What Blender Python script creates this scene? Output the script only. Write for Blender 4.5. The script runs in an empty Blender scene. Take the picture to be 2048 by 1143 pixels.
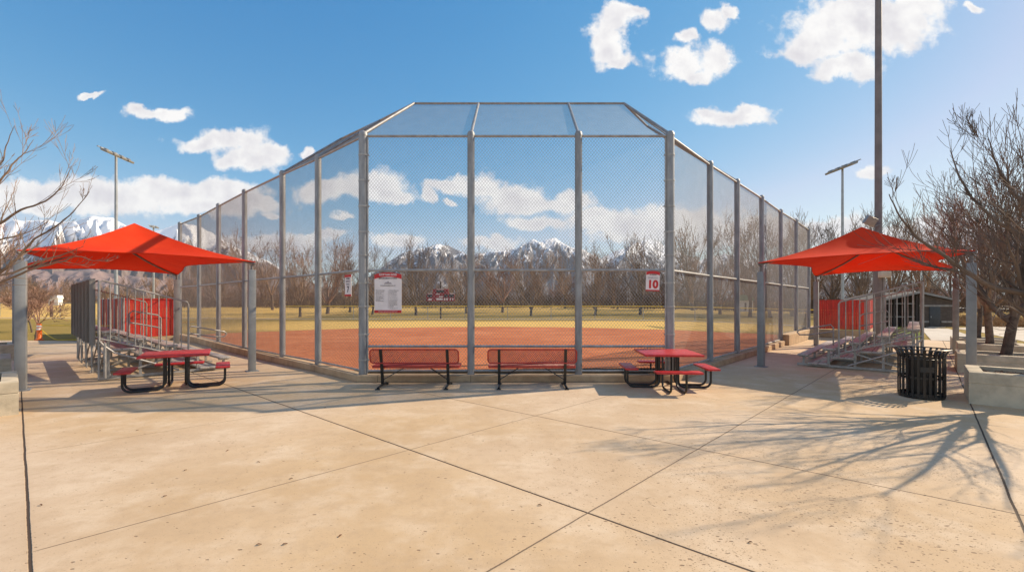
import bpy, bmesh, math, random
from mathutils import Vector, Matrix, noise as mn
R = math.radians
HAZE = 0.65e-4
scene = bpy.context.scene
COL = scene.collection
F, H, HY = 910.2, 1.85, 604.0          # focal length (px of the 2048 px frame), eye height, horizon row

def G(px, py, z=0.0):                  # ground point seen at a pixel
    d = F*(H-z)/(py-HY)
    return Vector(((px-1024)*d/F, d, z))
def at(px, py, d):                     # point at a known distance
    return Vector(((px-1024)*d/F, d, H+(HY-py)*d/F))

# ------------------------------------------------------------------ mesh helpers
class MB:
    def __init__(self): self.v = []; self.f = []
    def add(self, vs, fs):
        o = len(self.v); self.v += [tuple(v) for v in vs]; self.f += [tuple(i+o for i in f) for f in fs]; return self
    def box(self, c, s, m=None, bev=0.0):
        x, y, z = s[0]/2, s[1]/2, s[2]/2
        if bev <= 0:
            vs = [Vector((a*x, b*y, e*z)) for e in (-1, 1) for b in (-1, 1) for a in (-1, 1)]
            fs = [(0,2,3,1),(4,5,7,6),(0,1,5,4),(2,6,7,3),(0,4,6,2),(1,3,7,5)]
        else:
            bm = bmesh.new(); bmesh.ops.create_cube(bm, size=1.0)
            for v in bm.verts: v.co = Vector((v.co.x*s[0], v.co.y*s[1], v.co.z*s[2]))
            bmesh.ops.bevel(bm, geom=list(bm.edges), offset=bev, segments=2, affect='EDGES', profile=0.5)
            bm.verts.index_update()
            vs = [v.co.copy() for v in bm.verts]; fs = [tuple(v.index for v in f.verts) for f in bm.faces]; bm.free()
        c = Vector(c)
        if m is not None: vs = [m @ v for v in vs]
        return self.add([v+c for v in vs], fs)
    def bar(self, a, b, w, h, up=(0,0,1)):         # rectangular bar from a to b, w sideways, h along up
        a, b = Vector(a), Vector(b); d = (b-a).normalized(); up = Vector(up)
        if abs(d.dot(up)) > .99: up = Vector((0,1,0))
        s = d.cross(up).normalized(); u = s.cross(d).normalized()
        vs = [p + s*i*w/2 + u*j*h/2 for p in (a, b) for i, j in ((-1,-1),(1,-1),(1,1),(-1,1))]
        return self.add(vs, [(0,1,2,3),(7,6,5,4),(0,4,5,1),(1,5,6,2),(2,6,7,3),(3,7,4,0)])
    def tube(self, pts, r, n=8, cap=True, closed=False):
        pts = [Vector(p) for p in pts]; N = len(pts)
        rs = r if isinstance(r, (list, tuple)) else [r]*N
        rings = []; ref = None
        for i, p in enumerate(pts):
            if closed: d = pts[(i+1) % N]-pts[i-1]
            else: d = pts[min(i+1, N-1)]-pts[max(i-1, 0)]
            if d.length < 1e-9: d = Vector((0,0,1))
            d.normalize()
            if ref is None:
                ref = d.orthogonal().normalized()
                if abs(d.z) < .9: ref = (Vector((0,0,1))-d*d.z).normalized()
            else:
                ref = ref-d*ref.dot(d)
                ref = ref.normalized() if ref.length > 1e-6 else d.orthogonal().normalized()
            q = d.cross(ref)
            rings.append([p + (ref*math.cos(2*math.pi*k/n)+q*math.sin(2*math.pi*k/n))*rs[i] for k in range(n)])
        vs = [v for g in rings for v in g]; fs = []
        for i in range(N if closed else N-1):
            j = (i+1) % N
            for k in range(n):
                k2 = (k+1) % n
                fs.append((i*n+k, i*n+k2, j*n+k2, j*n+k))
        if cap and not closed:
            fs.append(tuple(range(n-1, -1, -1))); fs.append(tuple((N-1)*n+k for k in range(n)))
        return self.add(vs, fs)
    def lathe(self, prof, n=24, c=(0,0,0), cap=True):
        c = Vector(c); vs = []; fs = []
        for r, z in prof:
            vs += [c+Vector((r*math.cos(2*math.pi*k/n), r*math.sin(2*math.pi*k/n), z)) for k in range(n)]
        for i in range(len(prof)-1):
            for k in range(n):
                k2 = (k+1) % n; fs.append((i*n+k, i*n+k2, (i+1)*n+k2, (i+1)*n+k))
        if cap:
            fs.append(tuple(range(n-1, -1, -1))); fs.append(tuple((len(prof)-1)*n+k for k in range(n)))
        return self.add(vs, fs)
    def prism(self, poly, axis_o, ex, ey, ez, t):  # extrude a 2-D outline by t along ez
        o, ex, ey, ez = Vector(axis_o), Vector(ex), Vector(ey), Vector(ez); n = len(poly)
        vs = [o+ex*a+ey*b for a, b in poly]+[o+ex*a+ey*b+ez*t for a, b in poly]
        fs = [tuple(range(n-1, -1, -1)), tuple(range(n, 2*n))]+[(i, (i+1) % n, n+(i+1) % n, n+i) for i in range(n)]
        return self.add(vs, fs)

def obj(name, mb, mat, parent=None, smooth=True, angle=35, recalc=True):
    me = bpy.data.meshes.new(name)
    me.from_pydata(mb.v, [], mb.f)
    if recalc:
        bm = bmesh.new(); bm.from_mesh(me); bmesh.ops.recalc_face_normals(bm, faces=bm.faces); bm.to_mesh(me); bm.free()
    if mat is not None: me.materials.append(mat)
    if smooth:
        me.polygons.foreach_set('use_smooth', [True]*len(me.polygons)); me.set_sharp_from_angle(angle=R(angle))
    me.update()
    o = bpy.data.objects.new(name, me); COL.objects.link(o)
    if parent is not None: o.parent = parent
    return o
def tag(o, label=None, cat=None, group=None, kind=None):
    if label: o['label'] = label
    if cat: o['category'] = cat
    if group: o['group'] = group
    if kind: o['kind'] = kind
    return o
def thing(name, label, cat, loc=(0,0,0), rz=0.0, group=None):
    o = bpy.data.objects.new(name, None); COL.objects.link(o); o.empty_display_size = .2
    o.location = loc; o.rotation_euler = (0, 0, rz)
    return tag(o, label, cat, group)
def dup(root, loc, rz=0.0, label=None, scale=None):
    r = root.copy(); COL.objects.link(r); r.location = loc; r.rotation_euler = (0, 0, rz)
    if scale: r.scale = scale
    if label: r['label'] = label
    for ch in list(root.children):
        c = ch.copy(); COL.objects.link(c); c.parent = r
        for g in ch.children:
            d = g.copy(); COL.objects.link(d); d.parent = c
    return r

# ------------------------------------------------------------------ material helpers
class NT:
    def __init__(self, tree): self.t = tree; self.n = tree.nodes; self.l = tree.links
    def new(self, typ, **kw):
        nd = self.n.new(typ)
        for k, v in kw.items(): setattr(nd, k, v)
        return nd
    def put(self, sock, val):
        if hasattr(val, 'is_output') or isinstance(val, bpy.types.NodeSocket): self.l.new(val, sock)
        else: sock.default_value = val
    def math(self, op, a, b=None, c=None, clamp=False):
        nd = self.new('ShaderNodeMath', operation=op, use_clamp=clamp)
        self.put(nd.inputs[0], a)
        if b is not None: self.put(nd.inputs[1], b)
        if c is not None: self.put(nd.inputs[2], c)
        return nd.outputs[0]
    def vec(self, op, a, b=None, c=None):
        nd = self.new('ShaderNodeVectorMath', operation=op)
        self.put(nd.inputs[0], a)
        if b is not None: self.put(nd.inputs[1], b)
        if c is not None: self.put(nd.inputs[2], c)
        return nd.outputs['Value'] if op in ('LENGTH', 'DOT_PRODUCT', 'DISTANCE') else nd.outputs[0]
    def mix(self, f, a, b, blend='MIX'):
        nd = self.new('ShaderNodeMix', data_type='RGBA', blend_type=blend)
        self.put(nd.inputs[0], f)
        self.put(nd.inputs[6], a if not isinstance(a, tuple) else (*a, 1)[:4]); self.put(nd.inputs[7], b if not isinstance(b, tuple) else (*b, 1)[:4])
        return nd.outputs[2]
    def ramp(self, f, lo, hi, a=0.0, b=1.0, smooth=True):
        nd = self.new('ShaderNodeMapRange', interpolation_type='SMOOTHSTEP' if smooth else 'LINEAR')
        self.put(nd.inputs[0], f); self.put(nd.inputs[1], lo); self.put(nd.inputs[2], hi); self.put(nd.inputs[3], a); self.put(nd.inputs[4], b)
        return nd.outputs[0]
    def noise(self, co, scale, detail=4.0, rough=.55):
        nd = self.new('ShaderNodeTexNoise'); self.put(nd.inputs['Vector'], co)
        nd.inputs['Scale'].default_value = scale; nd.inputs['Detail'].default_value = detail; nd.inputs['Roughness'].default_value = rough
        return nd.outputs['Fac']
    def voro(self, co, scale):
        nd = self.new('ShaderNodeTexVoronoi'); self.put(nd.inputs['Vector'], co); nd.inputs['Scale'].default_value = scale
        return nd
    def bump(self, h, strength, dist):
        nd = self.new('ShaderNodeBump'); nd.inputs['Strength'].default_value = strength; nd.inputs['Distance'].default_value = dist
        self.put(nd.inputs['Height'], h); return nd.outputs[0]
def new_mat(name):
    m = bpy.data.materials.new(name); m.use_nodes = True
    t = NT(m.node_tree); return m, t, m.node_tree.nodes['Principled BSDF']
def mat(name, col, rough=.6, metal=0.0, var=.15, vs=6.0, col2=None, bump=0.0, bs=40.0, spec=None, stretch=None):
    m, t, p = new_mat(name)
    co = t.new('ShaderNodeTexCoord').outputs['Object']
    if stretch: co = t.vec('MULTIPLY', co, stretch)
    n = t.noise(co, vs, 5, .6)
    c2 = col2 if col2 else tuple(c*(1-2*var) for c in col)
    c1 = col if col2 else tuple(min(1, c*(1+var)) for c in col)
    t.put(p.inputs['Base Color'], t.mix(t.ramp(n, .3, .7), c2, c1))
    t.put(p.inputs['Roughness'], t.ramp(t.noise(co, vs*3, 3), .2, .8, max(0, rough-.1), min(1, rough+.1)))
    p.inputs['Metallic'].default_value = metal
    if spec is not None: p.inputs['Specular IOR Level'].default_value = spec
    if bump > 0: t.put(p.inputs['Normal'], t.bump(t.noise(co, bs, 4), bump, .01))
    return m

M = {}
M['galv'] = mat('galvanized_steel', (.28,.285,.295), .48, .25, .12, 9, stretch=(1,1,.25))
M['wire'] = mat('galvanized_wire', (.25,.245,.24), .6, .1, .08, 4)
M['rail'] = mat('rail_pipe', (.36,.355,.35), .5, .25, .12, 7)
M['greysteel'] = mat('painted_grey_steel', (.25,.26,.27), .45, .15, .08, 3, bump=.1)
M['alu'] = mat('aluminium_plank', (.44,.41,.385), .5, .2, .12, 8, stretch=(.3,3,1))
M['aluframe'] = mat('aluminium_frame', (.37,.355,.34), .45, .35, .12, 6)
M['slat'] = mat('weathered_grey_panel', (.24,.225,.21), .6, .15, .1, 3, stretch=(1,1,.2))
M['redseat'] = mat('red_coated_steel', (.50,.022,.022), .38, 0, .12, 7, bump=.25, bs=90)
M['redbench'] = mat('red_coated_mesh', (.42,.035,.025), .42, 0, .12, 7)
M['black'] = mat('black_powder_coat', (.012,.012,.013), .38, 0, .1, 5)
M['redslat'] = mat('red_privacy_slats', (.56,.025,.015), .5, 0, .18, 3, stretch=(6,6,.5))
M['white'] = mat('white_sign', (.76,.70,.70), .5, 0, .04, 5)
M['signred'] = mat('sign_red', (.52,.015,.02), .45, 0, .06, 5)
M['boardred'] = mat('scoreboard_red', (.27,.012,.022), .5, 0, .12, 3)
M['signtext'] = mat('sign_print', (.10,.09,.10), .6, 0, .05, 5)
M['signgrey'] = mat('sign_grey_print', (.36,.32,.34), .6, 0, .05, 5)
M['planter'] = mat('planter_concrete', (.50,.43,.32), .85, 0, .14, 3, bump=.3, bs=60)
M['mulch'] = mat('mulch', (.09,.04,.028), .95, 0, .3, 30, bump=1, bs=30)
M['bark'] = mat('grey_brown_bark', (.155,.11,.082), .9, 0, .25, 8, bump=.5, bs=30)
M['bark2'] = mat('dark_bark', (.10,.072,.055), .9, 0, .25, 8, bump=.5, bs=30)
M['twig'] = mat('pale_brown_twigs', (.31,.20,.128), .85, 0, .3, .6)
M['twigred'] = mat('reddish_twigs', (.34,.195,.135), .85, 0, .25, .6)
M['twiggrey'] = mat('grey_brown_twigs', (.25,.172,.12), .85, 0, .25, .6)
M['twigdark'] = mat('dark_twigs', (.15,.11,.085), .85, 0, .25, .8)
M['thicket'] = mat('thicket_stems', (.19,.118,.07), .9, 0, .35, .25)
M['brush'] = mat('dark_brush', (.12,.078,.05), .9, 0, .35, .3)
M['drygrass'] = mat('dry_grass', (.42,.24,.10), .9, 0, .3, 1.5)
M['orange'] = mat('orange_plastic', (.85,.16,.015), .45, 0, .05, 5)
M['whiteband'] = mat('white_reflective_band', (.8,.8,.78), .4, 0, .04, 5)
M['yellow'] = mat('yellow_plastic', (.75,.50,.03), .5, 0, .06, 5)
M['stone'] = None
M['dark'] = mat('dark_timber', (.045,.03,.024), .8, 0, .2, 4, stretch=(1,1,.3))
M['door'] = mat('charcoal_door', (.03,.033,.036), .5, 0, .08, 4)
M['paleband'] = mat('pale_stone_band', (.26,.235,.21), .85, 0, .15, 6)
M['roof'] = mat('dark_shingle_roof', (.10,.09,.085), .85, 0, .2, 10)
M['whitewall'] = mat('white_painted_wall', (.78,.77,.75), .7, 0, .05, 4)
M['greenroof'] = mat('green_metal_roof', (.22,.32,.22), .5, 0, .08, 4)
M['lamp'] = mat('lamp_housing', (.30,.29,.27), .4, .3, .1, 5)
M['polelight'] = mat('light_pole_steel', (.34,.36,.38), .45, .3, .08, 3)
M['poledark'] = mat('tall_pole_steel', (.19,.17,.165), .55, .2, .1, 2)
M['tan'] = mat('beige_plastic_box', (.55,.50,.40), .6, 0, .05, 5)

# fabric: red shade cloth, part of the light comes through
def fabric():
    m, t, p = new_mat('red_shade_cloth')
    co = t.new('ShaderNodeTexCoord').outputs['Object']
    n = t.noise(co, 1.2, 4)
    c = t.mix(t.ramp(n, .3, .7), (.72,.042,.010), (.80,.058,.015))
    t.put(p.inputs['Base Color'], c); p.inputs['Roughness'].default_value = .75
    p.inputs['Specular IOR Level'].default_value = .12
    wv = t.noise(co, 220, 2)
    t.put(p.inputs['Normal'], t.bump(t.math('ADD', t.math('MULTIPLY', wv, .2), t.noise(co, 2.0, 3)), .25, .03))
    tr = t.new('ShaderNodeBsdfTranslucent'); tr.inputs[0].default_value = (.80,.018,.006,1)
    mx = t.new('ShaderNodeMixShader'); mx.inputs[0].default_value = .16
    t.l.new(p.outputs[0], mx.inputs[1]); t.l.new(tr.outputs[0], mx.inputs[2])
    t.l.new(mx.outputs[0], t.n['Material Output'].inputs[0]); return m
M['cloth'] = fabric()

def stone():
    m, t, p = new_mat('dark_ledge_stone')
    co = t.new('ShaderNodeTexCoord').outputs['Object']
    sp = t.new('ShaderNodeSeparateXYZ'); t.l.new(co, sp.inputs[0])
    cb = t.new('ShaderNodeCombineXYZ'); t.l.new(t.math('ADD', sp.outputs[0], sp.outputs[1]), cb.inputs[0]); t.l.new(sp.outputs[2], cb.inputs[1])
    br = t.new('ShaderNodeTexBrick'); t.l.new(cb.outputs[0], br.inputs['Vector'])
    br.inputs['Color1'].default_value = (.06,.042,.032,1); br.inputs['Color2'].default_value = (.11,.08,.062,1); br.inputs['Mortar'].default_value = (.05,.042,.036,1)
    br.inputs['Scale'].default_value = 1.0; br.inputs['Brick Width'].default_value = .42; br.inputs['Row Height'].default_value = .13; br.inputs['Mortar Size'].default_value = .012
    t.put(p.inputs['Base Color'], t.mix(.5, br.outputs[0], t.mix(t.noise(co, 5, 4), (.03,.024,.02), (.13,.095,.072)), 'MIX')); p.inputs['Roughness'].default_value = .85
    t.put(p.inputs['Normal'], t.bump(br.outputs['Fac'], .6, -.02)); return m
M['stone'] = stone()

def plaza_mat():
    m, t, p = new_mat('tan_broom_finished_concrete')
    co = t.new('ShaderNodeTexCoord').outputs['Object']
    wob = t.noise(co, 3.0, 3)
    fine = t.noise(co, 9, 8, .7)
    big = t.noise(co, .35, 6, .6)
    med = t.noise(co, 1.5, 6, .62)
    zone = t.noise(co, .16, 3, .5)
    tan = t.mix(t.ramp(big, .3, .7), (.475,.330,.190), (.575,.415,.250))
    pale = t.mix(t.ramp(big, .3, .7), (.515,.385,.265), (.60,.465,.335))
    base = t.mix(t.ramp(zone, .40, .62), tan, pale)
    base = t.mix(t.ramp(med, .42, .72, 0, .60), base, (.665,.54,.405))
    base = t.mix(t.ramp(fine, .48, .75, 0, .55), base, (.43,.31,.20))
    base = t.mix(t.ramp(t.noise(co, 4.2, 5, .7), .50, .72, 0, .38), base, (.42,.30,.19))
    st = t.vec('MULTIPLY', co, (1.0, 3.0, 1.0))
    base = t.mix(t.ramp(t.noise(st, .8, 5, .65), .52, .75, 0, .5), base, (.45,.325,.205))
    base = t.mix(t.ramp(t.noise(co, .55, 3), .66, .80, 0, .30), base, (.60,.34,.20))   # rusty dust
    speck = t.noise(co, 70, 3, .6)
    base = t.mix(t.ramp(speck, .58, .70, 0, .50), base, (.30,.22,.16))
    # popped-out pits, thickest in the slab at lower right
    pit = None
    reg = t.vec('DISTANCE', t.vec('MULTIPLY', co, (1,1,0)), (3.3, 3.6, 0.0))
    regm = t.ramp(reg, .6, 4.2, 1.0, .12)
    patch = t.noise(co, 1.1, 4, .6)
    for sc, thr in ((17.0, .30), (31.0, .30), (52.0, .3)):
        v = t.voro(t.vec('MULTIPLY', t.vec('ADD', co, t.vec('MULTIPLY', t.vec('ADD', (0,0,0), t.new('ShaderNodeTexNoise').outputs['Color']), (.0,.0,0))), (.75, 1.45, 1.0)), sc)
        sel = t.new('ShaderNodeSeparateColor'); t.l.new(v.outputs['Color'], sel.inputs[0])
        dens = t.math('MULTIPLY', regm, t.ramp(patch, .34, .64))
        size = t.math('MULTIPLY', t.math('LESS_THAN', sel.outputs[0], t.math('MULTIPLY', dens, 1.25)), t.math('MULTIPLY_ADD', sel.outputs[1], .15, .085))
        k = t.ramp(t.math('SUBTRACT', v.outputs['Distance'], size), -.05, .03, 1.0, 0.0)
        k = t.math('MULTIPLY', k, t.math('GREATER_THAN', size, .01))
        pit = k if pit is None else t.math('MAXIMUM', pit, k)
    base = t.mix(t.math('MULTIPLY', pit, .80), base, (.19,.12,.075))
    # joints: sealed (dark) and tooled (thin, dusty) lines
    line = None; rim = None
    wv = t.math('MULTIPLY', t.math('SUBTRACT', t.noise(co, 1.2, 3), .5), .022)
    wv2 = t.math('MULTIPLY', t.math('SUBTRACT', t.noise(co, 30, 3), .5), .007)
    wv = t.math('ADD', wv, wv2)
    rad = [0]
    def joint(a, b, w, cut=None, dusty=0.0):
        nonlocal line, rim
        a, b = Vector(a[:2]), Vector(b[:2]); d = (b-a).normalized(); n = Vector((-d.y, d.x))
        dist = t.math('ABSOLUTE', t.math('ADD', t.math('SUBTRACT', t.vec('DOT_PRODUCT', co, (n.x, n.y, 0)), n.dot(a)), wv))
        k = t.ramp(dist, w*.5, w*1.15, 1.0, 0.0)
        r = t.ramp(dist, w, w*4.5, .5, 0.0)
        if cut:
            s = t.vec('DOT_PRODUCT', co, (d.x, d.y, 0)); lo, hi = d.dot(a), d.dot(b)
            g = t.math('MULTIPLY', t.ramp(s, lo-.1, lo+.1), t.ramp(s, hi-.1, hi+.1, 1, 0))
            k = t.math('MULTIPLY', k, g); r = t.math('MULTIPLY', r, g)
        k = t.math('MULTIPLY', k, 1-dusty)
        line = k if line is None else t.math('MAXIMUM', line, k)
        rim = r if rim is None else t.math('MAXIMUM', rim, r)
    joint(G(470,775), G(1175,1025), .013)
    joint(G(1175,1025), G(1640,755), .008, dusty=.25)
    joint(G(62,1103), G(1240,785), .007, cut=True, dusty=.25)
    joint(G(45,907), G(560,825), .006, cut=True, dusty=.4)
    joint(G(45,830), G(62,1143), .012)
    joint(G(845,785), G(2048,1030), .009)
    joint(G(1940,805), G(2048,1060), .012)
    joint(G(1380,790), G(1530,815), .004, cut=True, dusty=.4)
    joint((8.9, 15.5), (12.2, 12.2), .006, dusty=.3)
    joint((-8.5, 14.0), (-12.0, 10.5), .006, dusty=.3)
    joint((14.0, 22.0), (20.0, 16.0), .006, dusty=.3)
    base = t.mix(t.math('MULTIPLY', rim, .45), base, (.46,.33,.215))
    base = t.mix(line, base, (.075,.05,.035))
    t.put(p.inputs['Base Color'], base)
    t.put(p.inputs['Roughness'], t.ramp(med, .3, .7, .72, .9)); p.inputs['Specular IOR Level'].default_value = .25
    h = t.math('SUBTRACT', t.math('MULTIPLY', fine, .25), t.math('ADD', t.math('MULTIPLY', pit, .9), t.math('MULTIPLY', line, 1.4)))
    t.put(p.inputs['Normal'], t.bump(h, .55, .012)); return m
M['plaza'] = plaza_mat()

def ground_mat(name, cols, scales, bump=.5, bs=30):
    m, t, p = new_mat(name)
    co = t.new('ShaderNodeTexCoord').outputs['Object']
    b = t.mix(t.ramp(t.noise(co, scales[0], 5, .6), .35, .65), cols[0], cols[1])
    b = t.mix(t.ramp(t.noise(co, scales[1], 6, .65), .42, .75, 0, .75), b, cols[2])
    if len(cols) > 3: b = t.mix(t.ramp(t.noise(t.vec('MULTIPLY', co, (.25,1,1)), scales[1]*.35, 5), .5, .75, 0, .7), b, cols[3])
    t.put(p.inputs['Base Color'], b); p.inputs['Roughness'].default_value = .95; p.inputs['Specular IOR Level'].default_value = .1
    t.put(p.inputs['Normal'], t.bump(t.noise(co, bs, 5, .7), bump, .05)); return m, t, p, b, co
M['dirt'] = ground_mat('red_infield_clay', ((.46,.145,.058), (.56,.195,.08), (.35,.105,.042), (.62,.25,.12)), (.25, 1.6), .5, 14)[0]
def lawn_mat():
    m, t, p, b, co = ground_mat('winter_lawn', ((.25,.18,.05), (.32,.22,.065), (.19,.15,.04), (.38,.26,.085)), (.10, .5), .8, 8)
    s = t.new('ShaderNodeSeparateXYZ'); t.l.new(co, s.inputs[0])
    # the outfield inside the mow strip has gone straw yellow, and so has the crest beyond
    wob = t.math('MULTIPLY', t.math('SUBTRACT', t.noise(co, .15, 4), .5), 5.0)
    yy = t.math('ADD', s.outputs[1], wob)
    inside = t.math('MULTIPLY', t.ramp(yy, 27, 33), t.ramp(yy, 44, 47, 1, 0))
    xm = t.math('MULTIPLY', t.ramp(s.outputs[0], -30, -16), t.ramp(s.outputs[0], 20, 32, 1, 0))
    far = t.ramp(yy, 66, 84)
    k = t.math('MAXIMUM', t.math('MULTIPLY', inside, xm), t.math('MULTIPLY', far, .75))
    lf = t.math('MULTIPLY', t.ramp(s.outputs[0], -30, -24, 1, 0), t.ramp(yy, 48, 56))
    k = t.math('MAXIMUM', k, lf)
    straw = t.mix(t.noise(t.vec('MULTIPLY', co, (.4,1,1)), .6, 6, .65), (.62,.38,.10), (.78,.52,.17))
    c = t.mix(t.math('MULTIPLY', k, .9), b, straw)
    t.put(p.inputs['Base Color'], c); return m
M['lawn'] = lawn_mat()
M['path'] = mat('pale_path_concrete', (.50,.44,.37), .85, 0, .1, 1.2, bump=.2)
M['road'] = mat('pale_parking_concrete', (.50,.43,.35), .85, 0, .12, .6, bump=.2)
M['greenpatch'] = ground_mat('green_turf', ((.10,.14,.022), (.14,.165,.03), (.08,.11,.02)), (.3, 1.5), .8, 10)[0]
def curb_mat():
    m, t, p = new_mat('curb_concrete')
    co = t.new('ShaderNodeTexCoord').outputs['Object']
    c = t.mix(t.ramp(t.noise(co, 2.2, 6, .65), .3, .7), (.36,.245,.145), (.53,.38,.235))
    c = t.mix(t.ramp(t.noise(co, 18, 5, .7), .55, .75, 0, .5), c, (.30,.21,.14))
    sp = t.new('ShaderNodeSeparateXYZ'); t.l.new(co, sp.inputs[0])
    j = t.math('ABSOLUTE', t.math('SUBTRACT', t.math('FRACT', t.math('ADD', t.math('DIVIDE', sp.outputs[0], 2.15), .944)), .5))
    j = t.ramp(j, .001, .0045, 1, 0)
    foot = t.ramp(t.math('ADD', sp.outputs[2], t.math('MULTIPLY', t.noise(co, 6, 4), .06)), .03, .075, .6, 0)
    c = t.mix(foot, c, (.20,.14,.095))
    t.put(p.inputs['Base Color'], t.mix(t.math('MULTIPLY', j, .8), c, (.09,.06,.04))); p.inputs['Roughness'].default_value = .9
    t.put(p.inputs['Normal'], t.bump(t.math('SUBTRACT', t.noise(co, 40, 4), t.math('MULTIPLY', j, 2)), .35, .01)); return m
M['curb'] = curb_mat()

# ------------------------------------------------------------------ ground
def sst(x, a, b):
    t = max(0, min(1, (x-a)/(b-a))); return t*t*(3-2*t)
def T(x, y):
    return -.022*max(0, min(x, 60)-16) + 1.05*sst(y, 58, 95) + 1.6*sst(y, 95, 260)
def drape(name, poly, mat_, off, step=2.5, kind='structure', label=None):
    bm = bmesh.new()
    f = bm.faces.new([bm.verts.new((p[0], p[1], 0)) for p in poly])
    bmesh.ops.triangulate(bm, faces=[f])
    for _ in range(5):
        es = [e for e in bm.edges if e.calc_length() > step]
        if not es: break
        bmesh.ops.subdivide_edges(bm, edges=es, cuts=1); bmesh.ops.triangulate(bm, faces=bm.faces)
    for v in bm.verts: v.co.z = T(v.co.x, v.co.y)+off
    bmesh.ops.recalc_face_normals(bm, faces=bm.faces)
    if bm.faces and sum(f.normal.z for f in bm.faces) < 0: bmesh.ops.reverse_faces(bm, faces=bm.faces)
    me = bpy.data.meshes.new(name); bm.to_mesh(me); bm.free(); me.materials.append(mat_)
    o = bpy.data.objects.new(name, me); COL.objects.link(o); return tag(o, label, None, None, kind)
xs = sorted(set([-6000,-3000,-1000,-500,-300,-200]+list(range(-160,161,8))+[16,60,200,300,500,1000,3000,6000]))
ys = sorted(set([-400,-100,-40]+list(range(-20,60,8))+list(range(58,264,6))+[300,400,700,1500,4000,6000]))
lawn = MB()
lawn.v = [(x, y, T(x, y)-.04) for y in ys for x in xs]
nx = len(xs)
lawn.f = [(j*nx+i, j*nx+i+1, (j+1)*nx+i+1, (j+1)*nx+i) for j in range(len(ys)-1) for i in range(nx-1)]
tag(obj('lawn', lawn, M['lawn']), 'winter grass running from the plaza out to the trees', None, None, 'structure')

# fence line (plan)
FL = [(-3.50,10.70),(-5.27,12.37),(-7.01,13.90),(-9.52,16.20),(-11.93,18.50),(-14.30,20.80),(-16.64,22.80)]
FR = [(3.715,10.70),(5.64,12.96),(7.34,14.84),(9.38,17.10),(11.60,19.65),(13.67,21.90),(15.97,24.50)]
FM = [(-.964,10.70),(1.564,10.70)]
DL = Vector((-.735,.678)); DR = Vector((.664,.748))
pl = [(-70,-30),(70,-30),(70,-2),(23.5,20.4),(21.9,24.0),(18.6,23.6)]
pl += [(15.97,24.40)]+[(x,y-.02) for x,y in FR[-2::-1]]+[(x,y-.02) for x,y in FL]
pl += [(-18.0,21.2),(-22,21.9),(-30,22.6),(-70,24)]
drape('plaza_pavement', pl, M['plaza'], 0.0, 3.0, label='tan concrete plaza with sealed joints and pits')
drape('infield_dirt', [(-1.5+20.7*math.cos(a*math.pi/40)*(1+.012*math.sin(a*1.7)), 14+20.7*math.sin(a*math.pi/40)*(1+.01*math.sin(a*2.3))) for a in range(80)], M['dirt'], -.018, 3.0, label='red clay infield behind the backstop')
ms = [G(-900,633), G(-300,633.5), G(100,635), G(340,635), G(560,637), G(930,637.3), G(1190,638), G(1390,640.5), G(1480,641.5), G(1560,644), G(1680,651)]
def strip(pts, w):
    L, Rr = [], []
    for i, p in enumerate(pts):
        d = (Vector(pts[min(i+1, len(pts)-1)][:2])-Vector(pts[max(i-1, 0)][:2])).normalized(); n = Vector((-d.y, d.x))
        L.append(Vector(p[:2])+n*w/2); Rr.append(Vector(p[:2])-n*w/2)
    return [tuple(p) for p in L+Rr[::-1]]
drape('mow_strip', strip(ms, 1.1), M['path'], -.015, 4, label='thin pale concrete strip under the outfield fence')
drape('garden_path', [(22.2,24.1),(24.2,22.9),(39.6,41.3),(38.0,42.4)], M['path'], -.012, 2, label='straight concrete path to the stone building')
drape('parking_lot', [(27.8,24.6),(36.6,35.6),(41.6,43.0),(70,62),(120,62),(120,5),(50,5)], M['road'], -.02, 4, label='pale parking lot at far right')
drape('green_turf', [(18.9,24.0),(22.0,24.2),(37.6,42.4),(33,43),(24,34)], M['greenpatch'], -.025, 3, label='greener turf beside the straight path')

# ------------------------------------------------------------------ chain link
def chain(mb, O, ex, ey, poly, pitch=.074, r=.0037, seg=.7, slope=1.22):
    O, ex, ey = Vector(O), Vector(ex), Vector(ey); nz = ex.cross(ey)
    n = len(poly)
    area = sum(poly[i][0]*poly[(i+1) % n][1]-poly[(i+1) % n][0]*poly[i][1] for i in range(n))
    if area < 0: poly = poly[::-1]
    for sgn in (1, -1):
        d = Vector((1, sgn*slope)).normalized(); nn = Vector((-d.y, d.x))
        cs = [nn.dot(Vector(p)) for p in poly]; step = pitch*abs(nn.x)
        c = math.floor(min(cs)/step)*step+step*.5
        while c < max(cs):
            t0, t1 = -1e9, 1e9; ok = True
            base = nn*c
            for i in range(n):
                a, b = Vector(poly[i]), Vector(poly[(i+1) % n]); e = b-a; inn = Vector((-e.y, e.x))
                num = inn.dot(a-base); den = inn.dot(d)
                if abs(den) < 1e-9:
                    if num > 0: ok = False; break
                    continue
                tt = num/den
                if den > 0: t0 = max(t0, tt)
                else: t1 = min(t1, tt)
            if ok and t1-t0 > .03:
                k = max(1, int((t1-t0)/seg))
                off = nz*(.0022*sgn)
                pts = []
                for i in range(k+1):
                    q = base+d*(t0+(t1-t0)*i/k); pts.append(O+ex*q.x+ey*q.y+off)
                mb.tube(pts, r, 3, cap=False)
            c += step
    return mb

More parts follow.
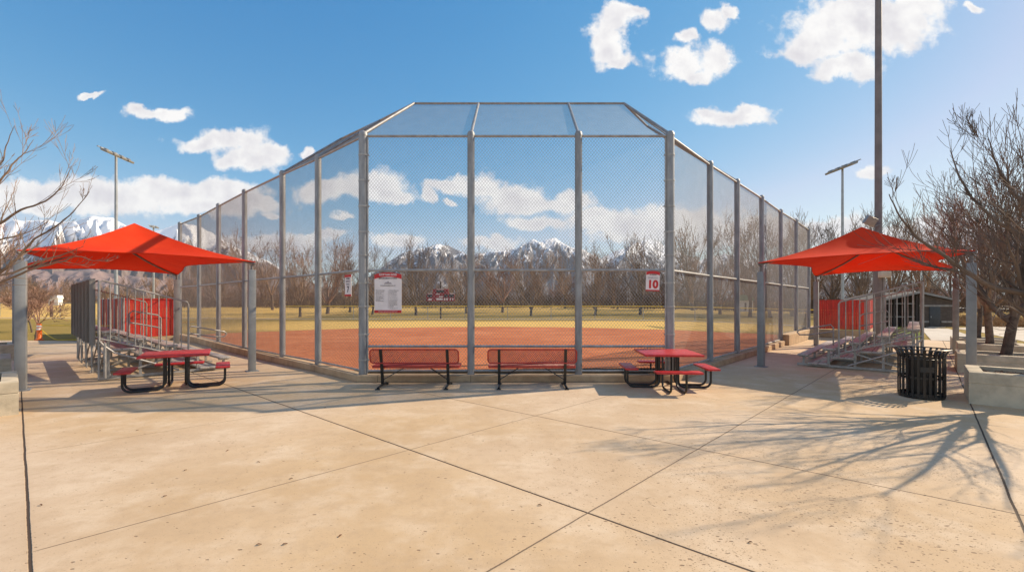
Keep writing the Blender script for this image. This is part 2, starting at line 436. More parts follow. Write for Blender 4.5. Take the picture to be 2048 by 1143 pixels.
ZB, ZR, ZT = .16, 2.60, 5.78
def curbz(s): return .16+.10*s
bs = thing('backstop_fence', 'tall galvanized chain link backstop with angled hood and two long wings', 'fence', (0,0,0))
posts = [(x, y, .085) for x, y in FM]+[(x, y, .10 if i == 0 else .085) for i, (x, y) in enumerate(FL)]+[(x, y, .10 if i == 0 else .085) for i, (x, y) in enumerate(FR)]
for x, y, r in posts:
    b = MB()
    prof = [(r,.10),(r,1.9),(r*1.004,1.9),(r*1.004,3.9),(r,3.9),(r,ZT-.03),(r*1.06,ZT-.03),(r*1.06,ZT+.02),(r*.8,ZT+.07),(r*.3,ZT+.095),(.004,ZT+.10)]
    b.lathe(prof, 14, (x, y, 0))
    po = obj('post', b, M['galv'], bs)
    if r > .09:
        b = MB(); sx = .105 if x < 0 else -.105
        b.tube([(x+sx*1.05, y-.02, .2), (x+sx*1.05, y-.02, 5.7)], .022, 8)
        obj('tension_pole', b, M['rail'], bs)
        b = MB()
        for z in (.5,1.1,1.75,2.3,2.95,3.5,4.1,4.7,5.3): 
            b.lathe([(r+.008,z-.02),(r+.012,z),(r+.008,z+.02)], 14, (x, y, 0), cap=False)
            b.box((x+sx*.95, y-.02, z), (.10,.05,.03))
        tag(obj('clamp_bands', b, M['rail'], bs), None, None, None, 'stuff')
def rails_panels(line, low):
    for i in range(len(line)-1):
        a, b_ = Vector(line[i]), Vector(line[i+1]); d = (b_-a).normalized()
        zb = .24
        for nm, z, r in [('top_rail', ZT-.03, .03), ('middle_rail', ZR, .03), ('bottom_rail', zb, .026)]+([('low_rail', .815, .03)] if low else []):
            m = MB(); m.tube([(*(a+d*.08), z), (*(b_-d*.08), z)], r, 8); obj(nm, m, M['rail'], bs)
        m = MB(); w = (b_-a).length
        nrm = Vector((d.y, -d.x)); 
        if nrm.y > 0: nrm = -nrm
        o = a+nrm*-.03
        chain(m, (o.x, o.y, 0), (d.x, d.y, 0), (0,0,1), [(.07,zb),(w-.07,zb),(w-.07,ZT-.04),(.07,ZT-.04)])
        obj('chain_link_panel', m, M['wire'], bs, smooth=False, recalc=False)
FRONT = [FL[0], FM[0], FM[1], FR[0]]
rails_panels(FRONT, True); rails_panels(FL, False); rails_panels(FR, False)
# hood leaning over the field
ZH, OH = 7.35, 1.9
nL = Vector((.678,.735)); nR = Vector((-.748,.664))
inn = {}
hood = [(Vector(FL[2]), Vector(FL[2])+nL*OH), (Vector(FL[1]), Vector(FL[1])+nL*OH), (Vector(FL[0]), Vector((-2.71,12.6))),
        (Vector(FM[0]), Vector((-.93,12.6))), (Vector(FM[1]), Vector((1.56,12.6))), (Vector(FR[0]), Vector((3.10,12.6))),
        (Vector(FR[1]), Vector(FR[1])+nR*OH), (Vector(FR[2]), Vector(FR[2])+nR*OH)]
for i, (o, q) in enumerate(hood):
    m = MB(); m.tube([(o.x, o.y, ZT+.02), (q.x, q.y, ZH)], .035, 8); obj('hood_strut', m, M['galv'], bs)
for i in range(len(hood)-1):
    o0, q0 = hood[i]; o1, q1 = hood[i+1]
    A, B, C_, D_ = Vector((*o0, ZT)), Vector((*o1, ZT)), Vector((*q1, ZH)), Vector((*q0, ZH))
    m = MB(); m.tube([D_, C_], .03, 8); obj('hood_rail', m, M['rail'], bs)
    ex = (B-A).normalized(); t_ = (D_-A)-ex*(D_-A).dot(ex); ey = t_.normalized()
    P2 = [((p-A).dot(ex), (p-A).dot(ey)) for p in (A, B, C_, D_)]
    m = MB(); chain(m, A-ex.cross(ey)*.03, ex, ey, P2); obj('hood_chain_link', m, M['wire'], bs, smooth=False, recalc=False)

# curb under the fence
def curb(name, line, heights, front, back, label, side=-1):
    n = len(line); ring = []
    for i in range(n):
        p = Vector(line[i]); dd = []
        if i > 0: dd.append((p-Vector(line[i-1])).normalized())
        if i < n-1: dd.append((Vector(line[i+1])-p).normalized())
        ns = [Vector((d.y, -d.x)) for d in dd]
        nm = (ns[0]+ns[-1]).normalized(); k = 1/max(.3, nm.dot(ns[0]))
        h = heights[i]; a = p+nm*front*k; b = p-nm*back*k; c = .015
        a2 = p+nm*(front-c)*k
        ring.append([(a.x, a.y, -.03), (a.x, a.y, h-c), (a2.x, a2.y, h), (b.x, b.y, h), (b.x, b.y, -.05)])
    mb = MB(); mb.v = [v for r in ring for v in r]
    for i in range(n-1):
        for k in range(5):
            k2 = (k+1) % 5; mb.f.append((i*5+k, i*5+k2, (i+1)*5+k2, (i+1)*5+k))
    mb.f.append((4,3,2,1,0)); mb.f.append(tuple((n-1)*5+k for k in range(5)))
    return tag(obj(name, mb, M['curb'], angle=20), label, 'curb')
line = [FL[k] for k in range(6, 0, -1)]+[(-3.5,10.7),(3.715,10.7)]+[FR[k] for k in range(1, 5)]
hs = [.27,.26,.24,.22,.19,.17,.16,.16,.17,.19,.2,.21]
curb('concrete_curb', line, hs, .19, .12, 'low concrete curb running along the foot of the backstop fence')
curb('retaining_wall', [Vector(FR[4])+DR*.02, FR[5], FR[6], Vector(FR[6])+DR*3], [.46,.48,.5,.5], .32, .12, 'taller beige concrete wall at the far end of the right fence wing')

# ------------------------------------------------------------------ benches
def bench(x, y, label):
    t = thing('park_bench', label, 'bench', (x, y, 0), 0, 'red mesh benches facing the field')
    W = .96
    # backrest: rounded frame and expanded metal, leaning back towards the camera
    tilt = .16
    def bp(u, v): return Vector((u, -.07-v*tilt, .53+v))
    bh = .30; rr = .07
    out = []
    for cx, cz, a0 in ((W-rr, rr, -90), (W-rr, bh-rr, 0), (-W+rr, bh-rr, 90), (-W+rr, rr, 180)):
        for k in range(6): a = R(a0+k*18); out.append((cx+rr*math.cos(a), cz+rr*math.sin(a)))
    m = MB(); m.tube([bp(*p) for p in out], .016, 8, closed=True)
    ey = (bp(0,1)-bp(0,0)).normalized(); k = (bp(0,1)-bp(0,0)).length
    chain(m, bp(0,0), (1,0,0), ey, [(a, b*k) for a, b in out], .046, .0072, .5, .8)
    obj('backrest', m, M['redbench'], t, angle=50)
    # seat: rim and mesh
    ins = []
    for cx, cy, a0 in ((W-.04, .46, 0), (-W+.04, .46, 90), (-W+.04, .06, 180), (W-.04, .06, 270)):
        for q in range(5): a = R(a0+q*22.5); ins.append((cx+.04*math.cos(a), cy+.04*math.sin(a)))
    m = MB(); m.tube([(a, b, .450) for a, b in ins], .010, 6, closed=True)
    nI = len(ins); m.add([(a, b, .452) for a, b in ins]+[(a, b, .405) for a, b in ins]+[(a*.99, .26+(b-.26)*.96, .405) for a, b in ins]+[(a*.99, .26+(b-.26)*.96, .44) for a, b in ins],
          [(k*nI+i, k*nI+(i+1) % nI, ((k+1) % 4)*nI+(i+1) % nI, ((k+1) % 4)*nI+i) for k in range(4) for i in range(nI)])
    chain(m, (0,0,.447), (1,0,0), (0,1,0), ins, .046, .0080, .5, .8)
    m.bar((-W+.03,.25,.43), (W-.03,.25,.43), .03, .02)
    obj('seat', m, M['redbench'], t, angle=50)
    for s in (-1, 1):
        X = s*.72
        m = MB()
        m.bar(bp(X,.30)+Vector((0,-.022,0)), (X,-.035,.46), .06, .04, (0,1,0))
        m.bar((X,-.035,.47), (X,.04,.06), .06, .045, (0,1,0))
        m.bar((X,.0,.405), (X,.44,.405), .05, .035)
        m.tube([(X,-.33,.025), (X,-.30,.035), (X,.05,.05), (X,.34,.035), (X,.37,.025)], .026, 8)
        m.box((X,-.33,.012), (.09,.07,.022), bev=.004); m.box((X,.36,.012), (.09,.07,.022), bev=.004)
        obj('leg', m, M['black'], t)
        m = MB(); m.bar((X-s*.02,.03,.16), (X-s*.48,.25,.415), .035, .012); obj('brace', m, M['black'], t)
    return t
bench(-2.12, 9.96, 'red mesh bench with black legs in front of the rules sign')
bench(.44, 9.96, 'red mesh bench with black legs closer to the picnic table beside the fence corner')

# ------------------------------------------------------------------ picnic tables
def arc(c, r, a0, a1, n=5): return [(c[0]+r*math.cos(R(a0+(a1-a0)*i/n)), c[1]+r*math.sin(R(a0+(a1-a0)*i/n))) for i in range(n+1)]
def picnic(x, y, rot, seats, label, rad=.84, slen=.92, side=1.2):
    t = thing('picnic_table', label, 'table', (x, y, 0), rot, 'red square picnic tables')
    m = MB(); m.box((0,0,.745), (side,side,.045), bev=.012)
    obj('table_top', m, M['redseat'], t)
    m = MB(); m.bar((-.42,0,.715),(.42,0,.715),.05,.03); m.bar((0,-.42,.716),(0,.42,.716),.05,.03)
    obj('top_support', m, M['black'], t)
    for k in seats:
        a = R(90*k); rx = Matrix.Rotation(a, 3, 'Z')
        m = MB(); m.box(rx @ Vector((rad, 0, .44)), (.27, slen, .042), rx, bev=.012)
        so = obj('seat', m, M['redseat'], t)
        for s in (-1, 1):
            prof = [(.20,.70)]+[(.20,.25)]+[(p[0], p[1]) for p in arc((.34,.165), .14, 180, 270)]+[(p[0], p[1]) for p in arc((rad-.09,.155), .13, -90, 0)]+[(rad+.04,.418)]
            m = MB(); m.tube([rx @ Vector((r_, s*.15, z)) for r_, z in prof], .024, 8)
            obj('leg', m, M['black'], t)
    return t
picnic(3.40, 9.98, R(-4), (0,1,2,3), 'red square picnic table with four seats in front of the right fence corner')
picnic(-7.22, 9.80, R(32), (0,1,2), 'red square picnic table with three seats under the canopy edge by the left bleacher')

# ------------------------------------------------------------------ shade canopies
def canopy(c4, zc, zr, label, inset=2.15, posts_z=2.72):
    FLc, FRc, RRc, RLc = [Vector(p) for p in c4]           # front-left, front-right, rear-right, rear-left
    cen = (FLc+FRc+RRc+RLc)/4
    t = thing('shade_canopy', label, 'canopy', (0,0,0), 0, 'red shade canopies over the bleachers')
    fm, rm = (FLc+FRc)/2, (RLc+RRc)/2; ax = (rm-fm).normalized(); L = (rm-fm).length
    r1 = Vector((*(fm+ax*inset), zr)); r2 = Vector((*(rm-ax*inset), zr))
    cor = [Vector((*p, zc)) for p in (FLc, FRc, RRc, RLc)]
    mb = MB(); N, Mv = 20, 12
    def face(a, b, ra, rb, sc):
        mid = (ra+rb)/2
        rows = []
        for j in range(Mv+1):
            v = j/Mv
            for i in range(N+1):
                u = i/N; e = a.lerp(b, u); s = 4*u*(1-u)
                inw = Vector((mid.x-e.x, mid.y-e.y, 0)).normalized()
                e = e+inw*sc*s+Vector((0,0,.10*s))
                q = e.lerp(ra.lerp(rb, u), v)
                q.z -= .20*math.sin(math.pi*v)*(.55+.45*s)
                rows.append(q)
        fs = [(j*(N+1)+i, j*(N+1)+i+1, (j+1)*(N+1)+i+1, (j+1)*(N+1)+i) for j in range(Mv) for i in range(N)]
        mb.add(rows, fs)
    short = (FRc-FLc).length
    face(cor[0], cor[1], r1, r1+Vector((1e-4,0,0)), .34); face(cor[1], cor[2], r1, r2, .55)
    face(cor[2], cor[3], r2, r2+Vector((1e-4,0,0)), .34); face(cor[3], cor[0], r2, r1, .55)
    bm = bmesh.new(); me = bpy.data.meshes.new('canopy_cloth'); me.from_pydata(mb.v, [], mb.f); bm.from_mesh(me)
    bmesh.ops.remove_doubles(bm, verts=bm.verts, dist=.002); bmesh.ops.recalc_face_normals(bm, faces=bm.faces)
    if sum(f.normal.z for f in bm.faces) < 0: bmesh.ops.reverse_faces(bm, faces=bm.faces)
    bm.to_mesh(me); bm.free(); me.materials.append(M['cloth'])
    me.polygons.foreach_set('use_smooth', [True]*len(me.polygons)); me.set_sharp_from_angle(angle=R(14)); me.update()
    o = bpy.data.objects.new('canopy_cloth', me); COL.objects.link(o); o.parent = t
    # edge cable hem
    for a, b, ra, rb, sc in ((cor[0],cor[1],r1,r1,.34),(cor[1],cor[2],r1,r2,.55),(cor[2],cor[3],r2,r2,.34),(cor[3],cor[0],r2,r1,.55)):
        mid = (ra+rb)/2; pts = []
        for i in range(25):
            u = i/24; e = a.lerp(b, u); s = 4*u*(1-u); inw = Vector((mid.x-e.x, mid.y-e.y, 0)).normalized()
            pts.append(e+inw*sc*s+Vector((0,0,.10*s)))
        m = MB(); m.tube(pts, .012, 6); obj('hem', m, M['cloth'], t)
    for c, r_ in ((0,r1),(1,r1),(2,r2),(3,r2)):
        m = MB(); p = cor[c].copy(); pts = []
        for i in range(9):
            v = i/8; q = p.lerp(r_, v); q.z -= .20*math.sin(math.pi*v)*.55+.05; pts.append(q)
        m.tube(pts, .032, 8); obj('hip_beam', m, M['poledark'], t)
    m = MB(); m.tube([r1-Vector((0,0,.05)), r2-Vector((0,0,.05))], .032, 8); obj('ridge_beam', m, M['poledark'], t)
    rz = math.atan2((FRc-FLc).y, (FRc-FLc).x); rot = Matrix.Rotation(rz, 3, 'Z')
    for c in cor:
        inw = (Vector((cen.x, cen.y, c.z))-c).normalized()*.10
        px, py = c.x+inw.x, c.y+inw.y
        m = MB(); m.box((px, py, posts_z/2-.02), (.17,.17,posts_z+.04), rot, bev=.008)
        m.box((px, py, .008), (.30,.30,.016), rot)
        po = obj('post', m, M['greysteel'], t)
        m = MB(); m.tube([(px,py,posts_z-.01),(px,py,zc-.08)], .035, 8); m.tube([(px,py,zc-.10), c-Vector((0,0,.02))], .03, 8)
        obj('post_bracket', m, M['poledark'], t)
    return t
canopy([(-10.28,9.46),(-6.89,12.20),(-13.0,17.7),(-16.4,15.0)], 2.93, 3.98, 'bright orange red shade canopy on grey posts over the bleacher with grey back panels')
canopy([(7.07,13.05),(10.16,10.0),(16.1,16.45),(13.0,19.5)], 2.98, 4.02, 'dusky red shade canopy on grey posts beside the tall dark light pole')

# ------------------------------------------------------------------ bleachers
def bleacher(o, L, sgn, length, label, panels):
    t = thing('bleacher', label, 'bleacher', (o[0], o[1], 0), math.atan2(L.y, L.x))
    V = lambda x, y, z: Vector((x, y*sgn, z))
    rise, tread, z0 = .205, .60, .35
    for k in range(5):
        m = MB(); zs = z0+rise*k; y = .14+tread*k
        m.box(V(length/2, y, zs-.02), (length, .26, .045), bev=.008)
        for q in (-.06, .06): m.box(V(length/2, y+q, zs-.055), (length-.02, .015, .03))
        obj('seat', m, M['alu'], t)
        if k < 4:
            m = MB(); zf = .125+rise*k
            m.box(V(length/2, y+.24, zf-.02), (length, .24, .04), bev=.006); m.box(V(length/2, y+.475, zf-.02), (length, .21, .04), bev=.006)
            obj('foot_board', m, M['alu'], t)
    nf = 4
    for i in range(nf):
        x = .18+(length-.36)*i/(nf-1); m = MB()
        m.box(V(x, 1.35, .05), (.06, 2.75, .06)); 
        for k in range(5):
            y = .14+tread*k; zs = z0+rise*k
            m.box(V(x, y, (zs-.06)/2+.02), (.055,.055,zs-.07))
            m.box(V(x, y, zs-.065), (.05,.24,.035))
            if k < 4: m.box(V(x, y+.34, .125+rise*k-.06), (.05,.56,.04))
        m.bar(V(x+.04,.30,.08), V(x+.04,2.55,1.06), .04, .05)
        m.bar(V(x-.05,2.5,.08), V(x-.05,1.1,.52), .035, .035)
        obj('frame', m, M['aluframe'], t)
    for i in range(nf-1):
        x0 = .18+(length-.36)*i/(nf-1); x1 = .18+(length-.36)*(i+1)/(nf-1); m = MB()
        m.bar(V(x0+.03,2.5,.1), V(x1-.03,2.5,1.0), .03, .012); m.bar(V(x0+.03,2.53,1.0), V(x1-.03,2.53,.1), .03, .012)
        obj('cross_brace', m, M['aluframe'], t)
    # end guards
    ztop = lambda y: 1.86+(y-1.0)*.29
    zbot = lambda y: .44+(y-1.0)*.33
    for x in (-.06, length+.06):
        m = MB(); r = .022
        m.tube([V(x,1.0,.30), V(x,1.0,1.80), V(x,1.03,1.86), V(x,2.66,ztop(2.70)), V(x,2.72,ztop(2.70)-.05), V(x,2.72,.95), V(x,2.62,.82), V(x,2.45,.66), V(x,1.2,.12)], r, 8)
        m.tube([V(x,1.0,zbot(1.0)), V(x,2.72,zbot(2.72))], .018, 8)
        m.tube([V(x,2.62,.08), V(x,2.62,.9)], .028, 8)
        for k in range(1, 11):
            y = 1.0+1.68*k/11; m.tube([V(x,y,zbot(y)), V(x,y,ztop(y)-.01)], .0125, 6, cap=False)
        obj('end_guard', m, M['aluframe'], t)
    m = MB(); zt = ztop(2.7)
    m.tube([V(0,2.72,zt), V(length,2.72,zt)], .022, 8); m.tube([V(0,2.72,.98), V(length,2.72,.98)], .018, 8)
    for i in range(5):
        x = length*i/4; m.tube([V(x,2.72,.06), V(x,2.72,zt)], .022, 8)
    if not panels:
        n = int(length/.14)
        for i in range(1, n): m.tube([V(length*i/n,2.72,.98), V(length*i/n,2.72,zt)], .0125, 6, cap=False)
    obj('back_guard', m, M['aluframe'], t)
    if panels:
        n = 6; w = length/n
        for i in range(n):
            m = MB(); x = (i+.5)*w
            m.box(V(x,2.79,(zt+.86)/2+.02), (w-.14,.035,zt-.86+.06), bev=.006)
            m.box(V(x-w/2+.09,2.83,(zt+.86)/2+.02), (.035,.09,zt-.86+.04)); m.box(V(x+w/2-.09,2.83,(zt+.86)/2+.02), (.035,.09,zt-.86+.04))
            obj('back_panel', m, M['slat'], t)
        m = MB()
        for k in range(2):
            y = 2.95+.05*k
            m.tube([V(length*.8+.2*k,2.72,.95), V(length*.8+.2*k,2.78,.2), V(length*.8+.2*k,2.70,.06)], .025, 8)
        obj('rear_strut', m, M['aluframe'], t)
    # aisle rails
    for x, pts in ((length*.22, [(.72,.12),(.72,1.08),(.66,1.17),(.1,1.04),(-.16,.98),(-.22,.91),(-.16,.83),(.1,.84),(.72,.97)]),
                   (length*.22+.02, [(1.35,.55),(1.35,1.42),(1.42,1.50),(1.95,1.62),(2.02,1.55),(2.02,.8)]),
                   (length*.22+.02, [(1.35,1.15),(2.02,1.32)])):
        m = MB(); m.tube([V(x, y, z) for y, z in pts], .021, 8); obj('aisle_rail', m, M['aluframe'], t)
    return t
bleacher((8.30,13.25), DR, -1, 6.0, 'silver five row bleacher under the dusky red canopy with open picket guards', False)
bleacher((-7.76,12.58), DL, 1, 5.6, 'silver five row bleacher with grey panels across its back behind a picnic table', True)

# ------------------------------------------------------------------ dugouts
def dugout(corner_f, outer, far, z0, z1, label):
    t = thing('dugout', label, 'dugout', (0,0,0), 0, 'red slatted dugouts at the fence ends')
    for a, b, nm in ((corner_f, outer, 'end_screen'), (outer, far, 'back_screen')):
        a, b = Vector(a), Vector(b); d = (b-a).normalized(); n = Vector((d.y, -d.x)); L = (b-a).length
        m = MB(); k = int(L/.085)
        for i in range(k):
            s = (i+.5)*L/k; p = a+d*s; j = random.Random(i*7+int(L*10)).uniform(-.008,.008)
            m.box((p.x+n.x*j, p.y+n.y*j, (z0+z1)/2), (L/k*.93, .02, z1-z0-random.Random(i).uniform(0,.025)), Matrix.Rotation(math.atan2(d.y, d.x), 3, 'Z'))
        for z in (z0+.03, (z0+z1)/2, z1-.02): m.bar((*(a-n*.03), z), (*(b-n*.03), z), .03, .04)
        tag(obj(nm, m, M['redslat'], t), None, None, None, None)
        for i in range(max(2, int(L/2.4)+1)):
            p = a+d*L*i/max(1, int(L/2.4)) if int(L/2.4) > 0 else a+d*L*i
            q = MB(); q.tube([(p.x-n.x*.07, p.y-n.y*.07, -.05), (p.x-n.x*.07, p.y-n.y*.07, z1+.05)], .035, 8); obj('post', q, M['galv'], t)
        q = MB(); q.bar((*(a-n*.03), z0/2-.02), (*(b-n*.03), z0/2-.02), .22, z0+.0); obj('base_wall', q, M['curb'], t)
    return t
dugout((-16.75,22.55), (-18.05,21.15), (-25.1,27.7), .20, 2.03, 'red slatted dugout screen behind the bleacher with grey panels')
dugout((16.35,24.35), (17.95,22.95), (22.2,27.7), .44, 1.97, 'red slatted dugout screen beside the tall dark light pole')

# ------------------------------------------------------------------ trash can
def trash(x, y):
    t = thing('trash_can', 'black slatted steel trash can with flared rim beside a planter', 'trash can', (x, y, 0))
    n = 26; r = .355
    for k in range(n):
        a = 2*math.pi*k/n; c, s = math.cos(a), math.sin(a); m = MB()
        prof = [(r,.05),(r,.80),(r+.015,.86),(r+.045,.91),(r+.075,.94)]
        rx = Matrix.Rotation(a, 3, 'Z'); w = .040
        vs = []
        for q, z in prof: vs += [rx @ Vector((q-.004,-w/2,z)), rx @ Vector((q-.004,w/2,z)), rx @ Vector((q+.004,w/2,z)), rx @ Vector((q+.004,-w/2,z))]
        fs = [(0,1,2,3),(4*4+3,4*4+2,4*4+1,4*4)]
        for i in range(4):
            for j in range(4): fs.append((i*4+j, i*4+(j+1) % 4, (i+1)*4+(j+1) % 4, (i+1)*4+j))
        m.add(vs, fs); obj('slat', m, M['black'], t)
    for z, rr, h in ((.07,r-.01,.05),(.40,r-.012,.04),(.80,r-.012,.04)):
        m = MB(); m.lathe([(rr-.006,z-h/2),(rr,z-h/2),(rr,z+h/2),(rr-.006,z+h/2),(rr-.006,z-h/2)], 36, cap=False); obj('hoop', m, M['black'], t)
    m = MB(); m.tube([((r+.078)*math.cos(2*math.pi*k/40), (r+.078)*math.sin(2*math.pi*k/40), .943) for k in range(40)], .011, 6, closed=True); obj('rim', m, M['black'], t)
    m = MB(); m.lathe([(.20,.05),(.22,.06),(.24,.74),(.25,.75),(.24,.755),(.225,.74),(.21,.09)], 32); obj('liner', m, M['black'], t)
    m = MB(); m.lathe([(r-.02,.0),(r,.02),(r,.05),(r-.02,.055)], 36); obj('base', m, M['black'], t)
    a = R(-118); rx = Matrix.Rotation(a, 3, 'Z'); vs = []; m = MB()
    for i in range(7):
        b = a+R(-16+32*i/6)
        vs += [Vector(((r+q)*math.cos(b), (r+q)*math.sin(b), z)) for q, z in ((.006,.52),(.006,.62),(.014,.62),(.014,.52))]
    fs = [(0,1,2,3),(27,26,25,24)]+[(i*4+j, i*4+(j+1) % 4, (i+1)*4+(j+1) % 4, (i+1)*4+j) for i in range(6) for j in range(4)]
    m.add(vs, fs); obj('name_plate', m, M['black'], t)
trash(8.02, 8.92)

# ------------------------------------------------------------------ planters
def planter(corner, along, across, la, lb, h, label, soil=True):
    a, b = Vector(along).normalized(), Vector(across).normalized()
    t = thing('concrete_planter', label, 'planter', (corner[0], corner[1], T(corner[0], corner[1])), 0, 'concrete tree planters along the plaza')
    w = .20
    def P(u, v, z): return (a.x*u+b.x*v, a.y*u+b.y*v, z)
    m = MB()
    zs = [(-.02,.0), (h*.62,.0), (h*.62+.005,.008), (h*.62+.02,.008), (h*.62+.025,.0), (h-.03,.0), (h-.008,.008), (h,.03)]
    vs = []
    for z, i in zs: vs += [P(i,i,z), P(la-i,i,z), P(la-i,lb-i,z), P(i,lb-i,z)]
    vs += [P(w,w,h), P(la-w,w,h), P(la-w,lb-w,h), P(w,lb-w,h)]
    vs += [P(w,w,h-.25), P(la-w,w,h-.25), P(la-w,lb-w,h-.25), P(w,lb-w,h-.25)]
    n = len(zs)+2
    fs = [(i*4+j, i*4+(j+1) % 4, (i+1)*4+(j+1) % 4, (i+1)*4+j) for i in range(n-1) for j in range(4)]+[(0,1,2,3)]
    m.add(vs, fs); obj('planter_box', m, M['planter'], t, angle=25)
    m = MB(); N = 14; rg = random.Random(int(corner[0]*100))
    for j in range(N+1):
        for i in range(N+1):
            m.v.append(P(w+.002+(la-2*w-.004)*i/N, w+.002+(lb-2*w-.004)*j/N, h-.10+rg.uniform(-.03,.03)))
    m.f = [(j*(N+1)+i, j*(N+1)+i+1, (j+1)*(N+1)+i+1, (j+1)*(N+1)+i) for j in range(N) for i in range(N)]
    for k in range(160):
        c = Vector(P(rg.uniform(w+.05, la-w-.05), rg.uniform(w+.05, lb-w-.05), h-.085+rg.uniform(0,.03)))
        m.box(c, (rg.uniform(.03,.08), rg.uniform(.015,.03), .012), Matrix.Rotation(rg.uniform(0,6.3), 3, 'Z') @ Matrix.Rotation(rg.uniform(-.5,.5), 3, 'X'))
    so = obj('mulch', m, M['mulch'], t, smooth=False)
    so['kind'] = 'stuff'
    return t
RA, RB = (.735,-.678), (.67,.742)
LA, LB = (-.68,-.735), (-.74,.672)
planter((8.36,8.33), RA, RB, 1.9, 1.35, .58, 'concrete planter of bare mulch beside the black trash can')
planter((11.77,12.03), RA, RB, 1.75, 1.4, .50, 'concrete planter with a thick dark tree trunk behind the mulch planter')
planter((14.7,15.0), RA, RB, 1.6, 1.4, .50, 'concrete planter with a forked grey trunk, third from the trash can')
planter((17.0,17.6), RA, RB, 1.7, 1.4, .50, 'farthest concrete planter, with a slim trunk near the lawn')
planter((-8.15,7.52), LB, LA, 1.75, 1.6, .545, 'large concrete planter cut by the left edge of the photo')
planter((-12.1,11.0), LB, LA, 1.6, 1.5, .50, 'concrete planter behind the canopy post at the left edge')
planter((-15.9,14.6), LB, LA, 1.6, 1.5, .50, 'most distant concrete planter past the canopy on the left')

# ------------------------------------------------------------------ trees
def grow(seed, height, r0, trunk=.25, limbs=4, spread=.75, levels=3, kids=(6,6,5), trop=.10, wob=.12, rmin=.006, ratio=(.62,.55,.5), lean=(0,0), start=None, paths=None):
    rg = random.Random(seed); out = []
    rv = lambda: Vector((rg.gauss(0,1), rg.gauss(0,1), rg.gauss(0,1)))
    def branch(p, d, L, r, lev, tip=.2):
        n = max(3, min(9, int(L/(height*.045)))) if lev < 2 else 3
        pts = [p.copy()]; rad = [r]; ds = [d.copy()]
        for i in range(n):
            w_ = wob if lev < 3 else wob*.55
            d = (d+rv()*w_+Vector((0,0,trop*(1 if lev < 3 else 1.5)))).normalized(); p = p+d*(L/n)
            pts.append(p.copy()); rad.append(max(rmin, r*(1-(1-tip)*(i+1)/n))); ds.append(d.copy())
        out.append((lev, pts, rad))
        if lev <= levels:
            nk = kids[min(lev-1, len(kids)-1)]
            for k in range(nk):
                t = rg.uniform(.18, 1.0) if k else 1.0
                i = min(n-1, int(t*n)); f = t*n-i
                q = pts[i].lerp(pts[i+1], min(1, f)); dd = ds[min(n, i+1)]
                side = rv(); side = (side-dd*side.dot(dd)).normalized()
                a = rg.uniform(.30,.75) if k else rg.uniform(.05,.25)
                nd = (dd*math.cos(a)+side*math.sin(a)).normalized()
                rr = max(rmin, (rad[i]*(1-f)+rad[i+1]*f)*rg.uniform(.45,.65))
                branch(q, nd, L*ratio[min(lev-1, 2)]*rg.uniform(.7,1.25)*(1.12-.35*t), rr, lev+1)
    # trunk
    n = 5; p = Vector((0,0,-.08)); d = Vector((lean[0], lean[1], 1)).normalized(); th = height*trunk
    pts = [p.copy()]; rad = [r0*1.35]
    for i in range(n):
        d = (d+rv()*.05).normalized(); p = p+d*((th+.08)/n); pts.append(p.copy()); rad.append(r0*(1.05-.22*(i+1)/n))
    out.append((0, pts, rad))
    a0 = rg.uniform(0, 6.28)
    for k in range(limbs):
        a = a0+2*math.pi*k/limbs+rg.uniform(-.4,.4); s = spread*rg.uniform(.55,1.2) if k else spread*.25
        nd = Vector((math.cos(a)*s, math.sin(a)*s, 1)).normalized()
        q = pts[-1] if k < 2 else pts[-2].lerp(pts[-1], rg.uniform(.1,.95))
        branch(q.copy(), nd, height*(1-trunk)*rg.uniform(.55,.75), r0*rg.uniform(.5,.7), 1)
    if start:
        for (q, nd, L, r) in start: branch(Vector(q), Vector(nd).normalized(), L, r, 1)
    if paths:
        for pp, r, nk, kl in paths:
            pp = [Vector(q) for q in pp]; fine = []
            for i in range(len(pp)-1):
                a, b = pp[i], pp[i+1]; p0 = pp[max(0,i-1)]; p3 = pp[min(len(pp)-1,i+2)]
                for q in range(4):
                    u = q/4; fine.append(.5*((2*a)+(b-p0)*u+(2*p0-5*a+4*b-p3)*u*u+(3*a-p0-3*b+p3)*u**3)+rv()*.006)
            fine.append(pp[-1]); n = len(fine)
            rad = [max(rmin, r*(1-.88*i/(n-1))) for i in range(n)]
            out.append((1, fine, rad))
            for k in range(nk):
                i = rg.randrange(int(n*.12), n-1); dd = (fine[i+1]-fine[i]).normalized()
                side = rv()+Vector((0,0,.7)); side = (side-dd*side.dot(dd)).normalized(); a = rg.uniform(.4,.9)
                branch(fine[i], (dd*math.cos(a)+side*math.sin(a)).normalized(), kl*1.15*rg.uniform(.5,1.35)*(1.1-.4*i/n), rad[i]*rg.uniform(.35,.6), levels if k % 3 else levels-1)
    return out
SIDES = (9,7,5,3,3,3)
def tree_meshes(out, split=1):
    tr, cr = MB(), MB()
    for lev, pts, rad in out:
        (tr if lev < split else cr).tube(pts, rad, SIDES[min(lev, 5)], cap=False)
    return tr, cr
def tree(name, label, cat, loc, out, mt, mc, rz=0.0, group=None, split=1):
    t = thing(name, label, cat, loc, rz, group)
    tr, cr = tree_meshes(out, split)
    obj('trunk', tr, mt, t, recalc=False, angle=60); obj('crown', cr, mc, t, recalc=False, smooth=False)
    return t
